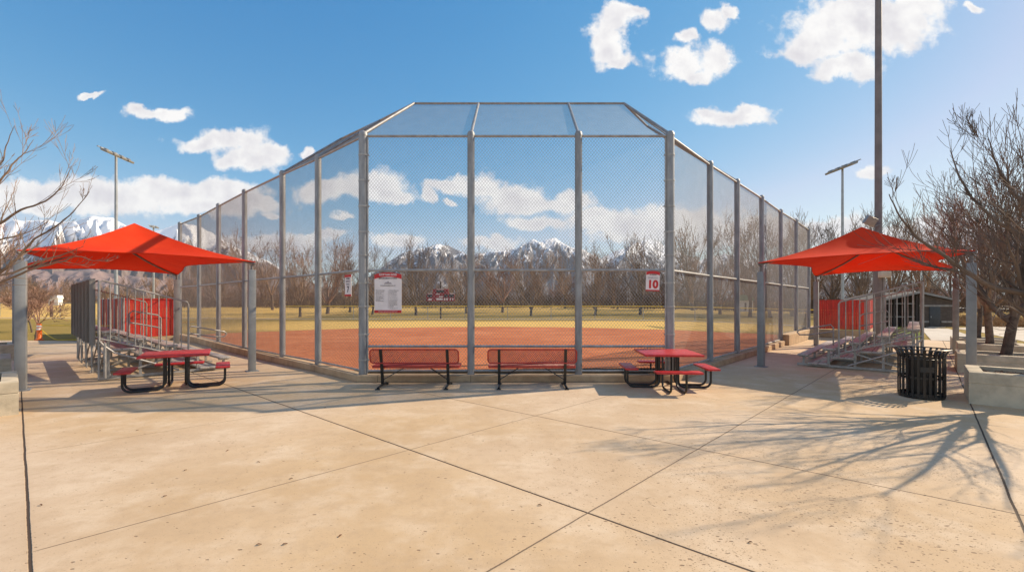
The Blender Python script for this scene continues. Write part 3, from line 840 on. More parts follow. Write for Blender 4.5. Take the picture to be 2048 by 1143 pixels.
# planter trees on the right (ornamental pears, bare)
def limb(o, pix, d0, d1, start_z):
    n = len(pix)-1
    return [Vector((0,0,start_z))]+[at(px, py, d0+(d1-d0)*i/n)-Vector(o) for i, (px, py) in enumerate(pix)]
O1 = (9.55,8.15,.47)
o1 = grow(11, 4.3, .10, .20, 4, .75, 3, (5,6,5), .08, .09, .0035, (.6,.55,.62), paths=[
    (limb(O1, [(2048,588),(1985,572),(1935,545),(1890,512),(1840,478),(1800,432),(1778,388)], 8.1, 8.6, 1.15), .062, 11, .8),
    (limb(O1, [(2030,610),(1960,560),(1900,538),(1850,530),(1800,512)], 8.2, 9.2, 1.0), .032, 9, .6),
    (limb(O1, [(2046,480),(1990,440),(1945,395),(1915,345),(1900,300)], 8.2, 8.8, 1.5), .045, 11, .8),
    (limb(O1, [(2050,420),(2015,370),(1990,320),(1975,272)], 8.1, 8.3, 1.7), .04, 9, .7),
    (limb(O1, [(2060,640),(2010,610),(1985,640)], 8.0, 7.2, .9), .03, 6, .8),
    (limb(O1, [(2100,560),(2080,480),(2070,380)], 7.6, 6.6, 1.0), .06, 8, .9),
    (limb(O1, [(2170,560),(2230,470),(2260,380)], 8.4, 8.6, 1.0), .05, 8, .9),
    ([(0,0,1.0), (-.35,-.75,1.9), (-.75,-1.5,2.6), (-.95,-1.9,3.3)], .075, 8, .9),
    ([(0,0,1.1), (.15,-.8,2.0), (.35,-1.5,2.9), (.4,-2.0,3.6)], .065, 7, .9)])
tree('planter_tree', 'bare ornamental tree past the right edge reaching twigs over the trash can', 'tree', (9.55,8.15,.47), o1, M['bark2'], M['twigdark'])
o2 = grow(23, 5.0, .115, .22, 5, .8, 3, (8,7,6), .08, .10, .0045, (.6,.55,.6), start=[((0,0,1.05), (.8,-.5,.55), 2.4, .06)])
tree('planter_tree', 'bare spreading tree with a thick dark leaning trunk in the second planter', 'tree', (12.95,11.95,.38), o2, M['bark2'], M['twigdark'])
o3 = grow(37, 5.2, .105, .26, 5, .8, 3, (7,7,5), .08, .10, .0055, (.6,.55,.6), start=[((0,0,1.2), (.7,.3,.7), 2.0, .05)])
tree('planter_tree', 'bare tree with a grey trunk forking low above the third planter', 'tree', (15.75,15.0,.38), o3, M['bark'], M['twiggrey'])
o4 = grow(41, 5.4, .08, .25, 5, .8, 3, (7,7,5), .08, .10, .006, (.6,.55,.6))
tree('planter_tree', 'bare tree with a slim dark trunk in the farthest planter', 'tree', (18.2,17.75,.38), o4, M['bark2'], M['twig'])
# trees on the left
O5 = (-9.7,7.75,.45)
o5 = grow(55, 3.6, .085, .22, 3, .6, 3, (4,4,3), .09, .08, .003, (.6,.55,.62), paths=[
    (limb(O5, [(-40,470),(0,447),(42,419),(90,402),(123,374),(143,332)], 7.8, 7.9, 1.1), .03, 10, .55),
    (limb(O5, [(-50,570),(0,545),(35,515),(70,478),(112,452),(145,425),(179,383)], 7.7, 7.6, 1.0), .032, 11, .55),
    (limb(O5, [(-60,560),(11,548),(84,522),(134,506),(168,492)], 7.6, 7.4, .9), .026, 9, .5),
    (limb(O5, [(-60,590),(10,560),(70,537),(126,522),(155,512),(190,521),(208,514)], 7.7, 7.8, .8), .024, 9, .45),
    (limb(O5, [(-30,400),(0,332),(12,293),(29,251)], 7.8, 7.9, 1.4), .024, 7, .45),
    (limb(O5, [(-30,420),(0,365),(31,321),(50,305),(67,279)], 7.8, 8.0, 1.3), .024, 8, .5),
    (limb(O5, [(-50,500),(0,480),(40,470),(75,455),(100,442)], 7.8, 8.3, 1.2), .022, 8, .5)])
tree('planter_tree', 'bare tree past the left edge reaching pale twigs over the canopy', 'tree', (-9.7,7.75,.45), o5, M['bark'], M['twiggrey'])
o6 = grow(67, 4.0, .08, .22, 4, .7, 3, (5,6,4), .08, .09, .004, (.6,.55,.6))
tree('planter_tree', 'bare tree rising behind the canopy post at the left edge', 'tree', (-13.9,11.35,.4), o6, M['bark'], M['twigred'])

# small lawn trees at left
sm = grow(71, 2.7, .045, .32, 6, .75, 3, (8,7,5), .05, .12, .006)
p = G(71,678)
st0 = tree('sapling', 'small bushy reddish sapling on the lawn beside the orange delineator post', 'tree', (p.x, p.y, -.04), sm, M['bark'], M['twigred'])
p = G(64,663); dup(st0, (p.x, p.y, -.04), 1.9, 'small reddish sapling standing behind the one at the orange delineator post', (1.0,1.0,1.05))
p = G(57,643); dup(st0, (p.x, p.y, -.04), 4.0, 'distant reddish sapling in line behind the two lawn saplings', (1.3,1.3,1.35))

# background trees, each one a thing, from a few bare kinds
kinds = []
rgb = random.Random(5)
for i, (h, lim, sp, tk, mc, mt) in enumerate([(12.5,5,.55,.16,'twig','bark2'), (11.0,6,.75,.14,'twiggrey','bark2'), (13.5,4,.45,.20,'twig','bark'),
                                             (9.5,6,.85,.15,'twigred','bark'), (14.0,5,.6,.15,'twigdark','bark2'), (10.5,7,.6,.10,'twig','bark2')]):
    out = grow(100+i*13, h, .22, tk, lim, sp, 3, (6,7,4), .09, .12, .015, (.55,.52,.5))
    tr, cr = tree_meshes(out)
    kinds.append((h, tr, cr, mt, mc))
protos = []
DESC = ['tall pale brown bare tree in the woods beyond the outfield', 'wide grey brown bare tree in the woods beyond the outfield', 'slender upright bare tree in the woods beyond the outfield',
        'low reddish bare tree in the woods beyond the outfield', 'tall dark bare tree in the woods beyond the outfield', 'many stemmed brown bare tree in the woods beyond the outfield']
def bg_tree(k, x, y, s, rz, sz=1.0):
    if k >= len(protos) or protos[k] is None:
        while len(protos) <= k: protos.append(None)
        h, tr, cr, mt, mc = kinds[k]
        t = thing('bare_tree', DESC[k], 'tree', (x, y, T(x, y)-.05), rz, 'bare trees beyond the outfield')
        obj('trunk', tr, M[mt], t, recalc=False, angle=60); obj('crown', cr, M[mc], t, recalc=False, smooth=False)
        t.scale = (s, s, s*sz); protos[k] = t; return t
    o = dup(protos[k], (x, y, T(x, y)-.05), rz, DESC[k], (s, s, s*sz)); o['group'] = 'bare trees beyond the outfield'; return o
# front ones seen one by one: (pixel x, base row, top row, kind)
FRONT_TREES = [
 (832,634,493,1,'wide bare tree on the far grass between the rules sign and the scoreboard'),
 (745,634,500,4,'dark bare tree on the far grass right behind the rules sign'),
 (600,634,492,0,'bare tree framed between the second and third posts of the left wing'),
 (545,630,485,2,'slender bare tree just left of the third post of the left wing'),
 (440,640,500,1,'bare tree behind the fifth post of the left wing'),
 (1062,633,500,5,'many stemmed brown bare tree above the middle of the right bench'),
 (1005,622,512,3,'low reddish bare tree above the left end of the right bench'),
 (932,620,505,0,'bare tree right behind the second front post of the backstop'),
 (1190,634,498,5,'many stemmed bare tree just right of the third front post of the backstop'),
 (1235,626,505,4,'dark bare tree midway between the third front post and the number 10 sign'),
 (1281,633,480,1,'wide bare tree just left of the number 10 sign'),
 (1130,618,500,0,'bare tree just left of the third front post of the backstop'),
 (1345,630,490,4,'dark bare tree right behind the corner post beside the number 10 sign'),
 (1385,625,470,5,'many stemmed bare tree in the first panel of the right wing'),
 (1440,622,492,3,'low reddish bare tree in the second panel of the right wing'),
 (1500,626,440,0,'tall bare tree in the third panel of the right wing beside the small green roof'),
 (1540,620,432,4,'tall dark bare tree in the fourth panel of the right wing'),
 (1585,624,450,1,'wide bare tree near the sixth post of the right wing'),
 (700,628,486,0,'bare tree behind the number 7 sign'),
 (655,620,495,3,'reddish bare tree just right of the second post of the left wing'),
 (1660,630,440,4,'dark bare tree behind the left slope of the right canopy'),
 (1625,622,455,0,'tall pale bare tree at the far end of the right wing'),
 (1720,626,462,1,'bare tree rising behind the peak of the right canopy'),
 (1780,630,430,5,'many stemmed bare tree just right of the tall dark light pole'),
 (1850,628,440,0,'tall pale bare tree behind the stone building roof'),
 (1900,632,450,4,'dark bare tree at the right corner of the stone building'),
 (1965,640,462,1,'wide bare tree beyond the parking lot behind the third planter'),
 (2030,646,440,4,'dark bare tree beyond the parking lot at the right edge'),
 (490,622,470,0,'pale bare tree behind the fourth post of the left wing')]
for px, py, top, k, lab in FRONT_TREES:
    d = 58+rgb.uniform(0,8) if py > 630 else 66+rgb.uniform(0,18)
    X = (px-1024)*d/F; z = T(X, d); hh = (HY-top)*d/F+H-z
    s = hh/(kinds[k][0]*.93)
    o = bg_tree(k, X, d, s*rgb.uniform(.9,1.05), rgb.uniform(0,6.28), 1.0)
    o['label'] = lab; o['group'] = 'bare trees in front of the woods'
for i in range(118):
    f = (i+.5)/118; px = -60+2170*f+rgb.uniform(-14,14)
    d = rgb.choice((rgb.uniform(84,100), rgb.uniform(95,125)))
    if px < 330: d *= 1.75
    X = (px-1024)*d/F
    k = rgb.choice((0,0,1,2,3,4,5,5)); target = rgb.uniform(4.6,8.4)*(1.0 if 330 < px else 1.1)*(1.25 if px > 1420 else 1.0)
    s = target/(kinds[k][0]*.93)
    if s*kinds[k][0] < 3: continue
    bg_tree(k, X, d, s, rgb.uniform(0,6.28), rgb.uniform(.9,1.1))

# understorey thicket
def thicket(name, n, px0, px1, d0, d1, hmin, hmax, mt, label, seed, stems=26, r=.022):
    rg = random.Random(seed); m = MB()
    for i in range(n):
        px = px0+(px1-px0)*(i+rg.random())/n; d = rg.uniform(d0, d1)
        if px < 330: d *= 1.7
        X = (px-1024)*d/F; z = T(X, d); h = rg.uniform(hmin, hmax)
        for s in range(stems):
            a = rg.uniform(0, 6.28); q = rg.uniform(.1, 1.6); p = Vector((X+rg.gauss(0,.8), d+rg.gauss(0,.8), z-.1)); hh = h*rg.uniform(.45,1.05)
            dx, dy = math.cos(a)*q, math.sin(a)*q
            p1 = p+Vector((dx*.3, dy*.3, hh*.5)); p2 = p+Vector((dx, dy, hh))
            m.tube([p, p1, p2], [r, r*.8, r*.35], 3, cap=False)
            for w in range(3):
                b = rg.uniform(0, 6.28); st = p1.lerp(p2, rg.uniform(0,.8)); L = hh*rg.uniform(.18,.35)
                m.tube([st, st+Vector((math.cos(b)*L*.7, math.sin(b)*L*.7, L*.75))], [r*.6, r*.3], 3, cap=False)
    return tag(obj(name, m, mt, recalc=False, smooth=False), label, None, None, 'stuff')
thicket('undergrowth', 400, -80, 2130, 90, 118, 2.4, 5.6, M['thicket'], 'dense brown undergrowth between the bare trees beyond the outfield', 3, 30, .030)
thicket('low_brush', 420, -80, 2130, 84, 93, .7, 2.3, M['brush'], 'low dark brush along the foot of the woods beyond the outfield', 13, 22, .026)
thicket('tall_dry_grass', 90, 1880, 2130, 50, 55, .8, 1.6, M['drygrass'], 'tall orange dry grass beyond the parking lot', 9, 30, .02)

# ------------------------------------------------------------------ outfield fence and others
def low_fence(name, label, pts, h, spacing, cap_mat, pitch=.16, r=.0035, mat_post='galv'):
    t = thing(name, label, 'fence', (0,0,0))
    P = [Vector((p[0], p[1])) for p in pts]
    res = []
    for i in range(len(P)-1):
        n = max(1, round((P[i+1]-P[i]).length/spacing))
        res += [P[i].lerp(P[i+1], k/n) for k in range(n)]
    res.append(P[-1])
    for p in res:
        z = T(p.x, p.y); m = MB(); m.tube([(p.x,p.y,z-.1),(p.x,p.y,z+h)], .035, 6); obj('post', m, M[mat_post], t)
    m = MB(); m.tube([(p.x,p.y,T(p.x,p.y)+h) for p in res], .045 if cap_mat == 'yellow' else .03, 6); obj('top_rail', m, M[cap_mat], t)
    m = MB()
    for i in range(len(res)-1):
        a, b = res[i], res[i+1]; d = (b-a); w = d.length; d.normalize()
        chain(m, (a.x,a.y,T(a.x,a.y)), (d.x,d.y,0), (0,0,1), [(0,.05),(w,.05),(w,h),(0,h)], pitch, r, 3)
    obj('chain_link', m, M['wire'], t, smooth=False, recalc=False)
    return t
def off(pts, k=.25): return [(p[0]*(1+k/50), p[1]*(1+k/50)) for p in pts]
low_fence('outfield_fence', 'low outfield chain link fence topped with a yellow safety cap', off(ms[4:]), 1.42, 4.4, 'yellow')
low_fence('boundary_fence', 'grey chain link fence across the lawn beyond the small saplings', [G(-120,632), G(120,632), G(345,634)], 1.75, 4.5, 'rail')
low_fence('property_fence', 'long chain link fence behind the tall dry grass on the right', [(40,55),(58,54),(90,48)], 2.0, 4.0, 'rail')

# scoreboard
sb = thing('scoreboard', 'small red scoreboard on a post beyond the outfield fence', 'scoreboard', (at(881,604,53).x, 53, T(0,53)))
u = 53/F
m = MB(); m.box((0,.15,2.3-.2), (.16,.16,4.3)); obj('post', m, M['bark2'], sb)
def sbox(nm, x0, x1, y0, y1, yo, t_, mt):
    q = MB(); q.box((((x0+x1)/2-881)*u, yo, H+(HY-(y0+y1)/2)*u), ((x1-x0)*u, t_, (y1-y0)*u)); obj(nm, q, mt, sb)
sbox('lower_panel', 853, 909, 587, 602, 0, .2, M['boardred']); sbox('upper_panel', 866, 897, 577.5, 586.9, 0, .2, M['boardred'])
sbox('caption_strip', 873, 888, 578, 579, -.11, .02, M['white']); sbox('display_window', 873, 888, 580, 585, -.11, .02, M['door'])
for x0, x1, y0, y1 in ((856,865,586.5,587.5),(872.5,880,587,588.5),(900,908,586,587.5),(857,864,597,600),(873,885.5,596,599.5),(878,886,592,594),(888,891,596,600),(893,896,596,600),(900,902,596,600),(905,907,596,600)):
    sbox('caption_strip', x0, x1, y0, y1, -.12, .02, M['white'])
for x0, x1 in ((855,865),(898,908),(889,896)): sbox('display_window', x0, x1, 588.5, 594, -.11, .02, M['door'])

# ------------------------------------------------------------------ signs
def text_mesh(name, s, size, matx, mt, parent, align='CENTER', bold=0.0, sx=1.0):
    cu = bpy.data.curves.new('lettering', 'FONT'); cu.body = s; cu.size = size; cu.align_x = align; cu.align_y = 'CENTER'
    cu.extrude = .002; cu.offset = bold
    ob = bpy.data.objects.new('lettering', cu); COL.objects.link(ob)
    dg = bpy.context.evaluated_depsgraph_get(); me = bpy.data.meshes.new_from_object(ob.evaluated_get(dg))
    bpy.data.objects.remove(ob); bpy.data.curves.remove(cu)
    for v in me.vertices: v.co.x *= sx
    me.transform(matx); me.materials.clear(); me.materials.append(mt); me.name = name
    o = bpy.data.objects.new(name, me); COL.objects.link(o); o.parent = parent; return o
FACE = Matrix.Rotation(R(90), 4, 'X')
def place(x, z, y=-.012): return Matrix.Translation((x, y, z)) @ FACE
def arch(w, zt, sag, n=12): return [(-w/2+w*i/n, zt-sag*(2*i/n-1)**2) for i in range(n+1)]
# rules sign
s1 = thing('rules_sign', 'white rules sign with red arched header and two columns of small print', 'sign', (-2.888, 10.60, 0))
W = .632
m = MB(); top = arch(W, 2.545, .055)
m.prism([(-W/2,1.60),(W/2,1.60)]+top[::-1], (0,.0,0), (1,0,0), (0,0,1), (0,1,0), .012); obj('panel', m, M['white'], s1)
m = MB(); t2 = arch(W, 2.545, .055); b2 = arch(W, 2.445, .055)
m.prism([(a,b) for a, b in b2]+t2[::-1], (0,-.008,0), (1,0,0), (0,0,1), (0,1,0), .007); obj('header', m, M['signred'], s1)
m = MB(); m.prism([(-W/2,1.60),(W/2,1.60),(W/2,1.665),(-W/2,1.665)], (0,-.008,0), (1,0,0), (0,0,1), (0,1,0), .007); obj('footer', m, M['signred'], s1)
text_mesh('lettering', 'GOP NAI GOIS', .062, place(0,2.488), M['white'], s1, bold=.0015)
text_mesh('lettering', 'BEFLEIS SMAR IS WINK', .044, place(0,2.405,-.004), M['signtext'], s1, bold=.001, sx=.98)
text_mesh('lettering', 'WOLSPONOEETANS RY', .034, place(0,2.235,-.004), M['signtext'], s1, sx=.98)
text_mesh('lettering', 'TAWORTWORTUND ON VTIORTWOT', .030, place(0,1.632), M['white'], s1, sx=.85)
m = MB(); m.prism([(-.10,2.275),(.10,2.275),(.06,2.31),(.03,2.305),(0,2.35),(-.02,2.315),(-.05,2.32)], (0,-.004,0), (1,0,0), (0,0,1), (0,1,0), .003); obj('emblem', m, M['signgrey'], s1)
m = MB(); m.box((.005,-.003,1.92), (.004,.004,.42)); obj('divider', m, M['signgrey'], s1)
rg = random.Random(4)
WORDS = 'the of on all and play rules field ball area must keep no dogs bats safe use park teams only'.split()
for col in (-.285, .03):
    z = 2.125
    text_mesh('lettering', 'Nuresvodnotians' if col < 0 else 'Oraoncodions ano', .030, place(col, z, -.004), M['signtext'], s1, 'LEFT')
    z -= .04; k = 0
    while z > (1.84 if col < 0 else 1.70):
        n = rg.choice((5,6,6,3)); ln = ' '.join(rg.choice(('oruas','trest','onlu','vart','ouna','stor','en','pla')) for _ in range(n))
        text_mesh('lettering', ln[:22], .021, place(col, z, -.004), M['signtext'], s1, 'LEFT')
        z -= .027 if rg.random() < .7 else .045
# 10 sign
s2 = thing('field_sign', 'white field sign with a big red number 10 near the right fence corner', 'sign', (3.28, 10.60, 2.345)); s2.rotation_euler = (0, R(2), 0)
m = MB(); m.prism([(-.157,-.235),(.157,-.235)]+arch(.314,.235,.03)[::-1], (0,0,0), (1,0,0), (0,0,1), (0,1,0), .01); obj('panel', m, M['white'], s2)
m = MB(); m.prism(arch(.314,.165,.03)+arch(.314,.235,.03)[::-1], (0,-.006,0), (1,0,0), (0,0,1), (0,1,0), .005); obj('header', m, M['signred'], s2)
m = MB(); m.prism([(-.157,-.235),(.157,-.235),(.157,-.205),(-.157,-.205)], (0,-.006,0), (1,0,0), (0,0,1), (0,1,0), .005); obj('footer', m, M['signred'], s2)
text_mesh('lettering', 'ALVEINE', .05, place(0,.145,-.009), M['signtext'], s2, sx=.85)
text_mesh('lettering', 'WAPUZO', .062, place(0,.07,-.004), M['signgrey'], s2, sx=.85)
text_mesh('number', '10', .25, place(0,-.085,-.004), M['signred'], s2, bold=.012, sx=1.0)
# 7 sign
c7 = Vector(FL[0])+DL*.55-Vector((.678,.735))*.09
s3 = thing('field_sign', 'narrow pinkish field sign with a black number 7 on the left wing', 'sign', (c7.x, c7.y, 2.255), math.atan2(-DL.y, -DL.x))
m = MB(); m.prism([(-.155,-.26),(.155,-.26),(.155,.26),(-.155,.26)], (0,0,0), (1,0,0), (0,0,1), (0,1,0), .01); obj('panel', m, M['white'], s3)
for z0, z1, nm in ((.20,.26,'header'),(-.26,-.215,'footer')):
    m = MB(); m.prism([(-.155,z0),(.155,z0),(.155,z1),(-.155,z1)], (0,-.006,0), (1,0,0), (0,0,1), (0,1,0), .005); obj(nm, m, M['signred'], s3)
text_mesh('lettering', 'ALVEINE', .05, place(0,.165,-.004), M['signtext'], s3, sx=.9)
text_mesh('lettering', 'WAPUZO', .06, place(0,.10,-.004), M['signgrey'], s3, sx=.8)
text_mesh('lettering', 'RULBS', .06, place(0,.03,-.004), M['signgrey'], s3, sx=.9)
text_mesh('number', '7', .20, place(0,-.10,-.004), M['signtext'], s3, bold=.006)

# ------------------------------------------------------------------ light poles
def array_pole(x, y, zt, r, ang, label, n=4, L=3.6):
    t = thing('light_pole', label, 'light pole', (x, y, T(x,y)), ang, 'sports light poles')
    zt -= T(x, y)
    m = MB(); m.tube([(0,0,-.1),(0,0,zt*.5),(0,0,zt+.1)], [r, r*.85, r*.65], 12); obj('pole', m, M['polelight'], t)
    m = MB(); m.bar((-L/2,0,zt), (L/2,0,zt), .12, .10); m.bar((-L/2,.25,zt+.12), (L/2,.25,zt+.12), .08, .06); m.bar((0,0,zt),(0,.25,zt+.12),.1,.08); obj('crossarm', m, M['polelight'], t)
    for k in range(n):
        X = -L/2+L*(k+.5)/n
        m = MB(); rot = Matrix.Rotation(R(22), 3, 'X')
        m.box((X,-.16,zt-.17), (L/n*.80,.56,.20), rot, bev=.06); m.box((X,-.10,zt-.02), (L/n*.34,.30,.16), rot, bev=.04)
        m.bar((X,0,zt), (X,-.18,zt-.12), .06, .06); lo = obj('lamp_head', m, M['lamp'], t)
    return t
array_pole(-34.8, 40, 14.85, .15, R(98), 'slim steel pole with a row of sports lamps rising behind the left canopy')
array_pole(30.5, 42, 14.35, .14, R(-88), 'slim steel pole with a row of sports lamps behind the right canopy')
array_pole(-63, 80, 15.2, .17, R(75), 'far sports light just above the peak of the left canopy', 2, 1.5)
tp = thing('tall_light_pole', 'tall dark steel light pole rising out of frame behind the right canopy', 'light pole', (16.1, 20.0, T(16.1,20)))
m = MB(); m.tube([(0,0,-.1),(0,0,3.4),(0,0,3.45),(0,0,24)], [.19,.19,.145,.10], 16); obj('pole', m, M['poledark'], tp)
m = MB(); m.bar((0,-.12,5.25),(-.30,-.16,5.15),.06,.06); m.bar((-.30,-.16,5.15),(-.36,-.17,5.3),.05,.05); obj('arm', m, M['poledark'], tp)
m = MB(); m.box((-.52,-.2,5.38), (.44,.20,.38), Matrix.Rotation(R(24),3,'Y') @ Matrix.Rotation(R(20),3,'X'), bev=.02); obj('floodlight', m, M['lamp'], tp)
m = MB(); m.box((.05,-.28,3.05), (.44,.20,.26), bev=.015); obj('junction_box', m, M['tan'], tp)
m = MB(); m.tube([(.1,-.21,0),(.1,-.21,2.95)], .03, 8); obj('conduit', m, M['galv'], tp)

# ------------------------------------------------------------------ stone building
BZ = -.48
bt = thing('stone_building', 'low dark stone restroom building with a grey door and a gabled roof', 'building', (38.2, 42.9, BZ), R(-8))
def gable(w, e, pk): return [(-w/2,0),(w/2,0),(w/2,e),(0,pk),(-w/2,e)]
m = MB(); m.prism([(.15,0),(3.0,0),(3.0,2.45),(.15,3.15)], (0,0,0), (1,0,0), (0,0,1), (0,1,0), 6.0); obj('stone_wall', m, M['stone'], bt)
m = MB(); m.prism([(-3.0,0),(.14,0),(.14,3.14),(-3.0,2.45)], (0,2.4,0), (1,0,0), (0,0,1), (0,1,0), .2); obj('porch_wall', m, M['dark'], bt)
for x in (-2.9,-1.9,-.9,.0):
    m = MB(); m.box((x,.1,1.25+.12*(3+x)/3*2), (.14,.14,2.5+.24*(3+x)/3*2)); obj('porch_post', m, M['dark'], bt)
for z in (.95, 2.2):
    m = MB(); m.box((-1.45,.22,z), (2.9,.06,.10)); obj('porch_beam', m, M['slat'], bt)
for s in (-1, 1):
    m = MB(); m.prism([(0,3.22),(s*3.35,2.44),(s*3.35,2.54),(0,3.34)], (0,-.35,0), (1,0,0), (0,0,1), (0,1,0), 7.0); obj('roof', m, M['roof'], bt)
    m = MB(); m.prism([(0,3.17),(s*3.34,2.38),(s*3.34,2.56),(0,3.36)], (0,-.40,0), (1,0,0), (0,0,1), (0,1,0), .05); obj('fascia', m, M['slat'], bt)
for x0, x1, z in ((.15,3.0,2.0),(.15,.95,.5),(2.0,3.0,.5)):
    m = MB(); m.box(((x0+x1)/2,-.03,z), (x1-x0,.08,.16)); obj('stone_band', m, M['paleband'], bt)
m = MB(); m.box((1.45,-.03,.98), (.92,.06,1.9), bev=.01); d_ = obj('door', m, M['door'], bt)
m = MB(); m.box((1.1,-.09,.95), (.05,.06,.16)); obj('handle', m, M['galv'], d_)
m = MB(); m.box((1.45,-.05,.02), (1.4,.5,.06)); obj('door_step', m, M['path'], bt)

# far small buildings
def shed(name, label, px0, px1, py0, py1, d, wall, roof):
    X = ((px0+px1)/2-1024)*d/F; w = (px1-px0)*d/F; z = T(X, d); h = H+(HY-py0)*d/F-z
    t = thing(name, label, 'building', (X, d, z))
    m = MB(); m.box((0,.6,h*.35), (w,1.2,h*.7)); obj('wall', m, wall, t)
    m = MB(); m.prism([(-w*.56,h*.66),(w*.56,h*.66),(w*.42,h),(-w*.42,h)], (0,-.15,0), (1,0,0), (0,0,1), (0,1,0), 1.5); obj('roof', m, roof, t)
    m = MB(); m.box((0,-.02,h*.3), (w*.12,.06,h*.45)); obj('door', m, M['door'], t)
    return t
shed('far_house', 'tiny white house among far trees beyond the left lawn', 97, 116, 590, 604, 112, M['whitewall'], M['whitewall'])
shed('far_shed', 'low far white shed with a pale green roof behind the right fence wing', 1476, 1506, 589, 606, 82, M['whitewall'], M['greenroof'])

# ------------------------------------------------------------------ lawn odds and ends
p = G(78.5, 678.5)
dl = thing('delineator_post', 'orange delineator post with white bands on the lawn by a sapling', 'traffic post', (p.x, p.y, -.04))
m = MB(); m.lathe([(.17,0),(.17,.05),(.12,.06),(.095,.10),(.095,.76),(.10,.80),(.06,.83),(.04,.83)], 16); obj('body', m, M['orange'], dl)
for z in (.52,.66):
    m = MB(); m.lathe([(.096,z),(.099,z),(.099,z+.09),(.096,z+.09)], 16, cap=False); obj('reflective_band', m, M['whiteband'], dl)
rp = MB(); a = p+Vector((.08,0,.55))
pts = [a+Vector((.22*i, -.05*i, -.60*(i/5)**.7)) for i in range(6)]; e = pts[-1]
pts += [e+Vector((.5*i, .1*math.sin(i*1.3), 0)) for i in range(1, 9)]
rp.tube([Vector((q.x,q.y,max(q.z,.0))) for q in pts], .018, 6)
tag(obj('rope', rp, M['yellow']), 'yellow rope trailing over the grass from the orange delineator post', 'rope')
rp = MB(); rp.tube([p+Vector((.08,0,.70)), p+Vector((3.2,1.2,.62)), p+Vector((6.5,2.4,.80))], .016, 6)
tag(obj('caution_tape', rp, M['yellow']), 'taut yellow line running right from the top of the orange delineator post', 'tape')
p = G(103, 633)
m = MB(); m.tube([(p.x,p.y,-.1),(p.x,p.y,2.0)], .16, 8); tag(obj('wooden_stake', m, M['bark2']), 'short dark wooden post on the straw lawn beyond the saplings', 'post')

# leaves blown across the pavement
rg = random.Random(8); leaf = None
for i, (px, py) in enumerate([(371,940),(455,901),(517,924),(582,957),(330,992),(275,860),(200,861),(570,1088),(518,1089),(680,1072),(1500,1085),(650,815),(1080,1010),(82,1010)]):
    m = MB(); q = G(px, py); a = rg.uniform(0, 6.28); w = rg.uniform(.006,.009); L = rg.uniform(.018,.024)
    if leaf is None:
        vs = []
        for k in range(7):
            s = k/6; ww = w*math.sin(math.pi*min(1, s*1.02+.02))**.8; zz = .003*math.sin(s*5)+.005
            vs += [(L*(2*s-1), -ww, zz+.004), (L*(2*s-1), 0, zz-.001), (L*(2*s-1), ww, zz+.003)]
        fs = []
        for k in range(6): fs += [(k*3,k*3+1,k*3+4,k*3+3), (k*3+1,k*3+2,k*3+5,k*3+4)]
        m.add(vs, fs); leaf = obj('fallen_leaf', m, mat('dry_leaf', (.16,.07,.03), .8, 0, .2, 30)); o = leaf
    else:
        o = leaf.copy(); COL.objects.link(o)
    o.location = (q.x, q.y, .001); o.rotation_euler = (0, 0, a)
    tag(o, 'small curled brown leaf lying on the open concrete plaza', 'leaf', 'dry leaves on the plaza')

# ------------------------------------------------------------------ mountains
def snow_mat(name, rock, rock2, lo, hi, k):
    m, t, p = new_mat(name)
    g = t.new('ShaderNodeNewGeometry'); co = g.outputs['Position']
    sp = t.new('ShaderNodeSeparateXYZ'); t.l.new(co, sp.inputs[0])
    nz = t.new('ShaderNodeSeparateXYZ'); t.l.new(g.outputs['Normal'], nz.inputs[0])
    n = t.noise(co, .006, 9, .65); n2 = t.noise(t.vec('MULTIPLY', co, (1,1,.3)), .02, 8, .7)
    hgt = t.ramp(sp.outputs[2], lo, hi, 0, 1, False)
    s = t.math('ADD', t.math('ADD', hgt, t.math('MULTIPLY', t.math('SUBTRACT', n, .5), 1.1)), t.math('MULTIPLY', t.math('SUBTRACT', n2, .5), k))
    s = t.math('ADD', s, t.math('MULTIPLY', t.math('SUBTRACT', nz.outputs[2], .6), .5))
    f = t.ramp(s, .42, .56)
    rc = t.mix(t.ramp(n2, .35, .65), rock, rock2)
    t.put(p.inputs['Base Color'], t.mix(f, rc, (.80,.81,.84))); p.inputs['Roughness'].default_value = .9; p.inputs['Specular IOR Level'].default_value = .1
    return m
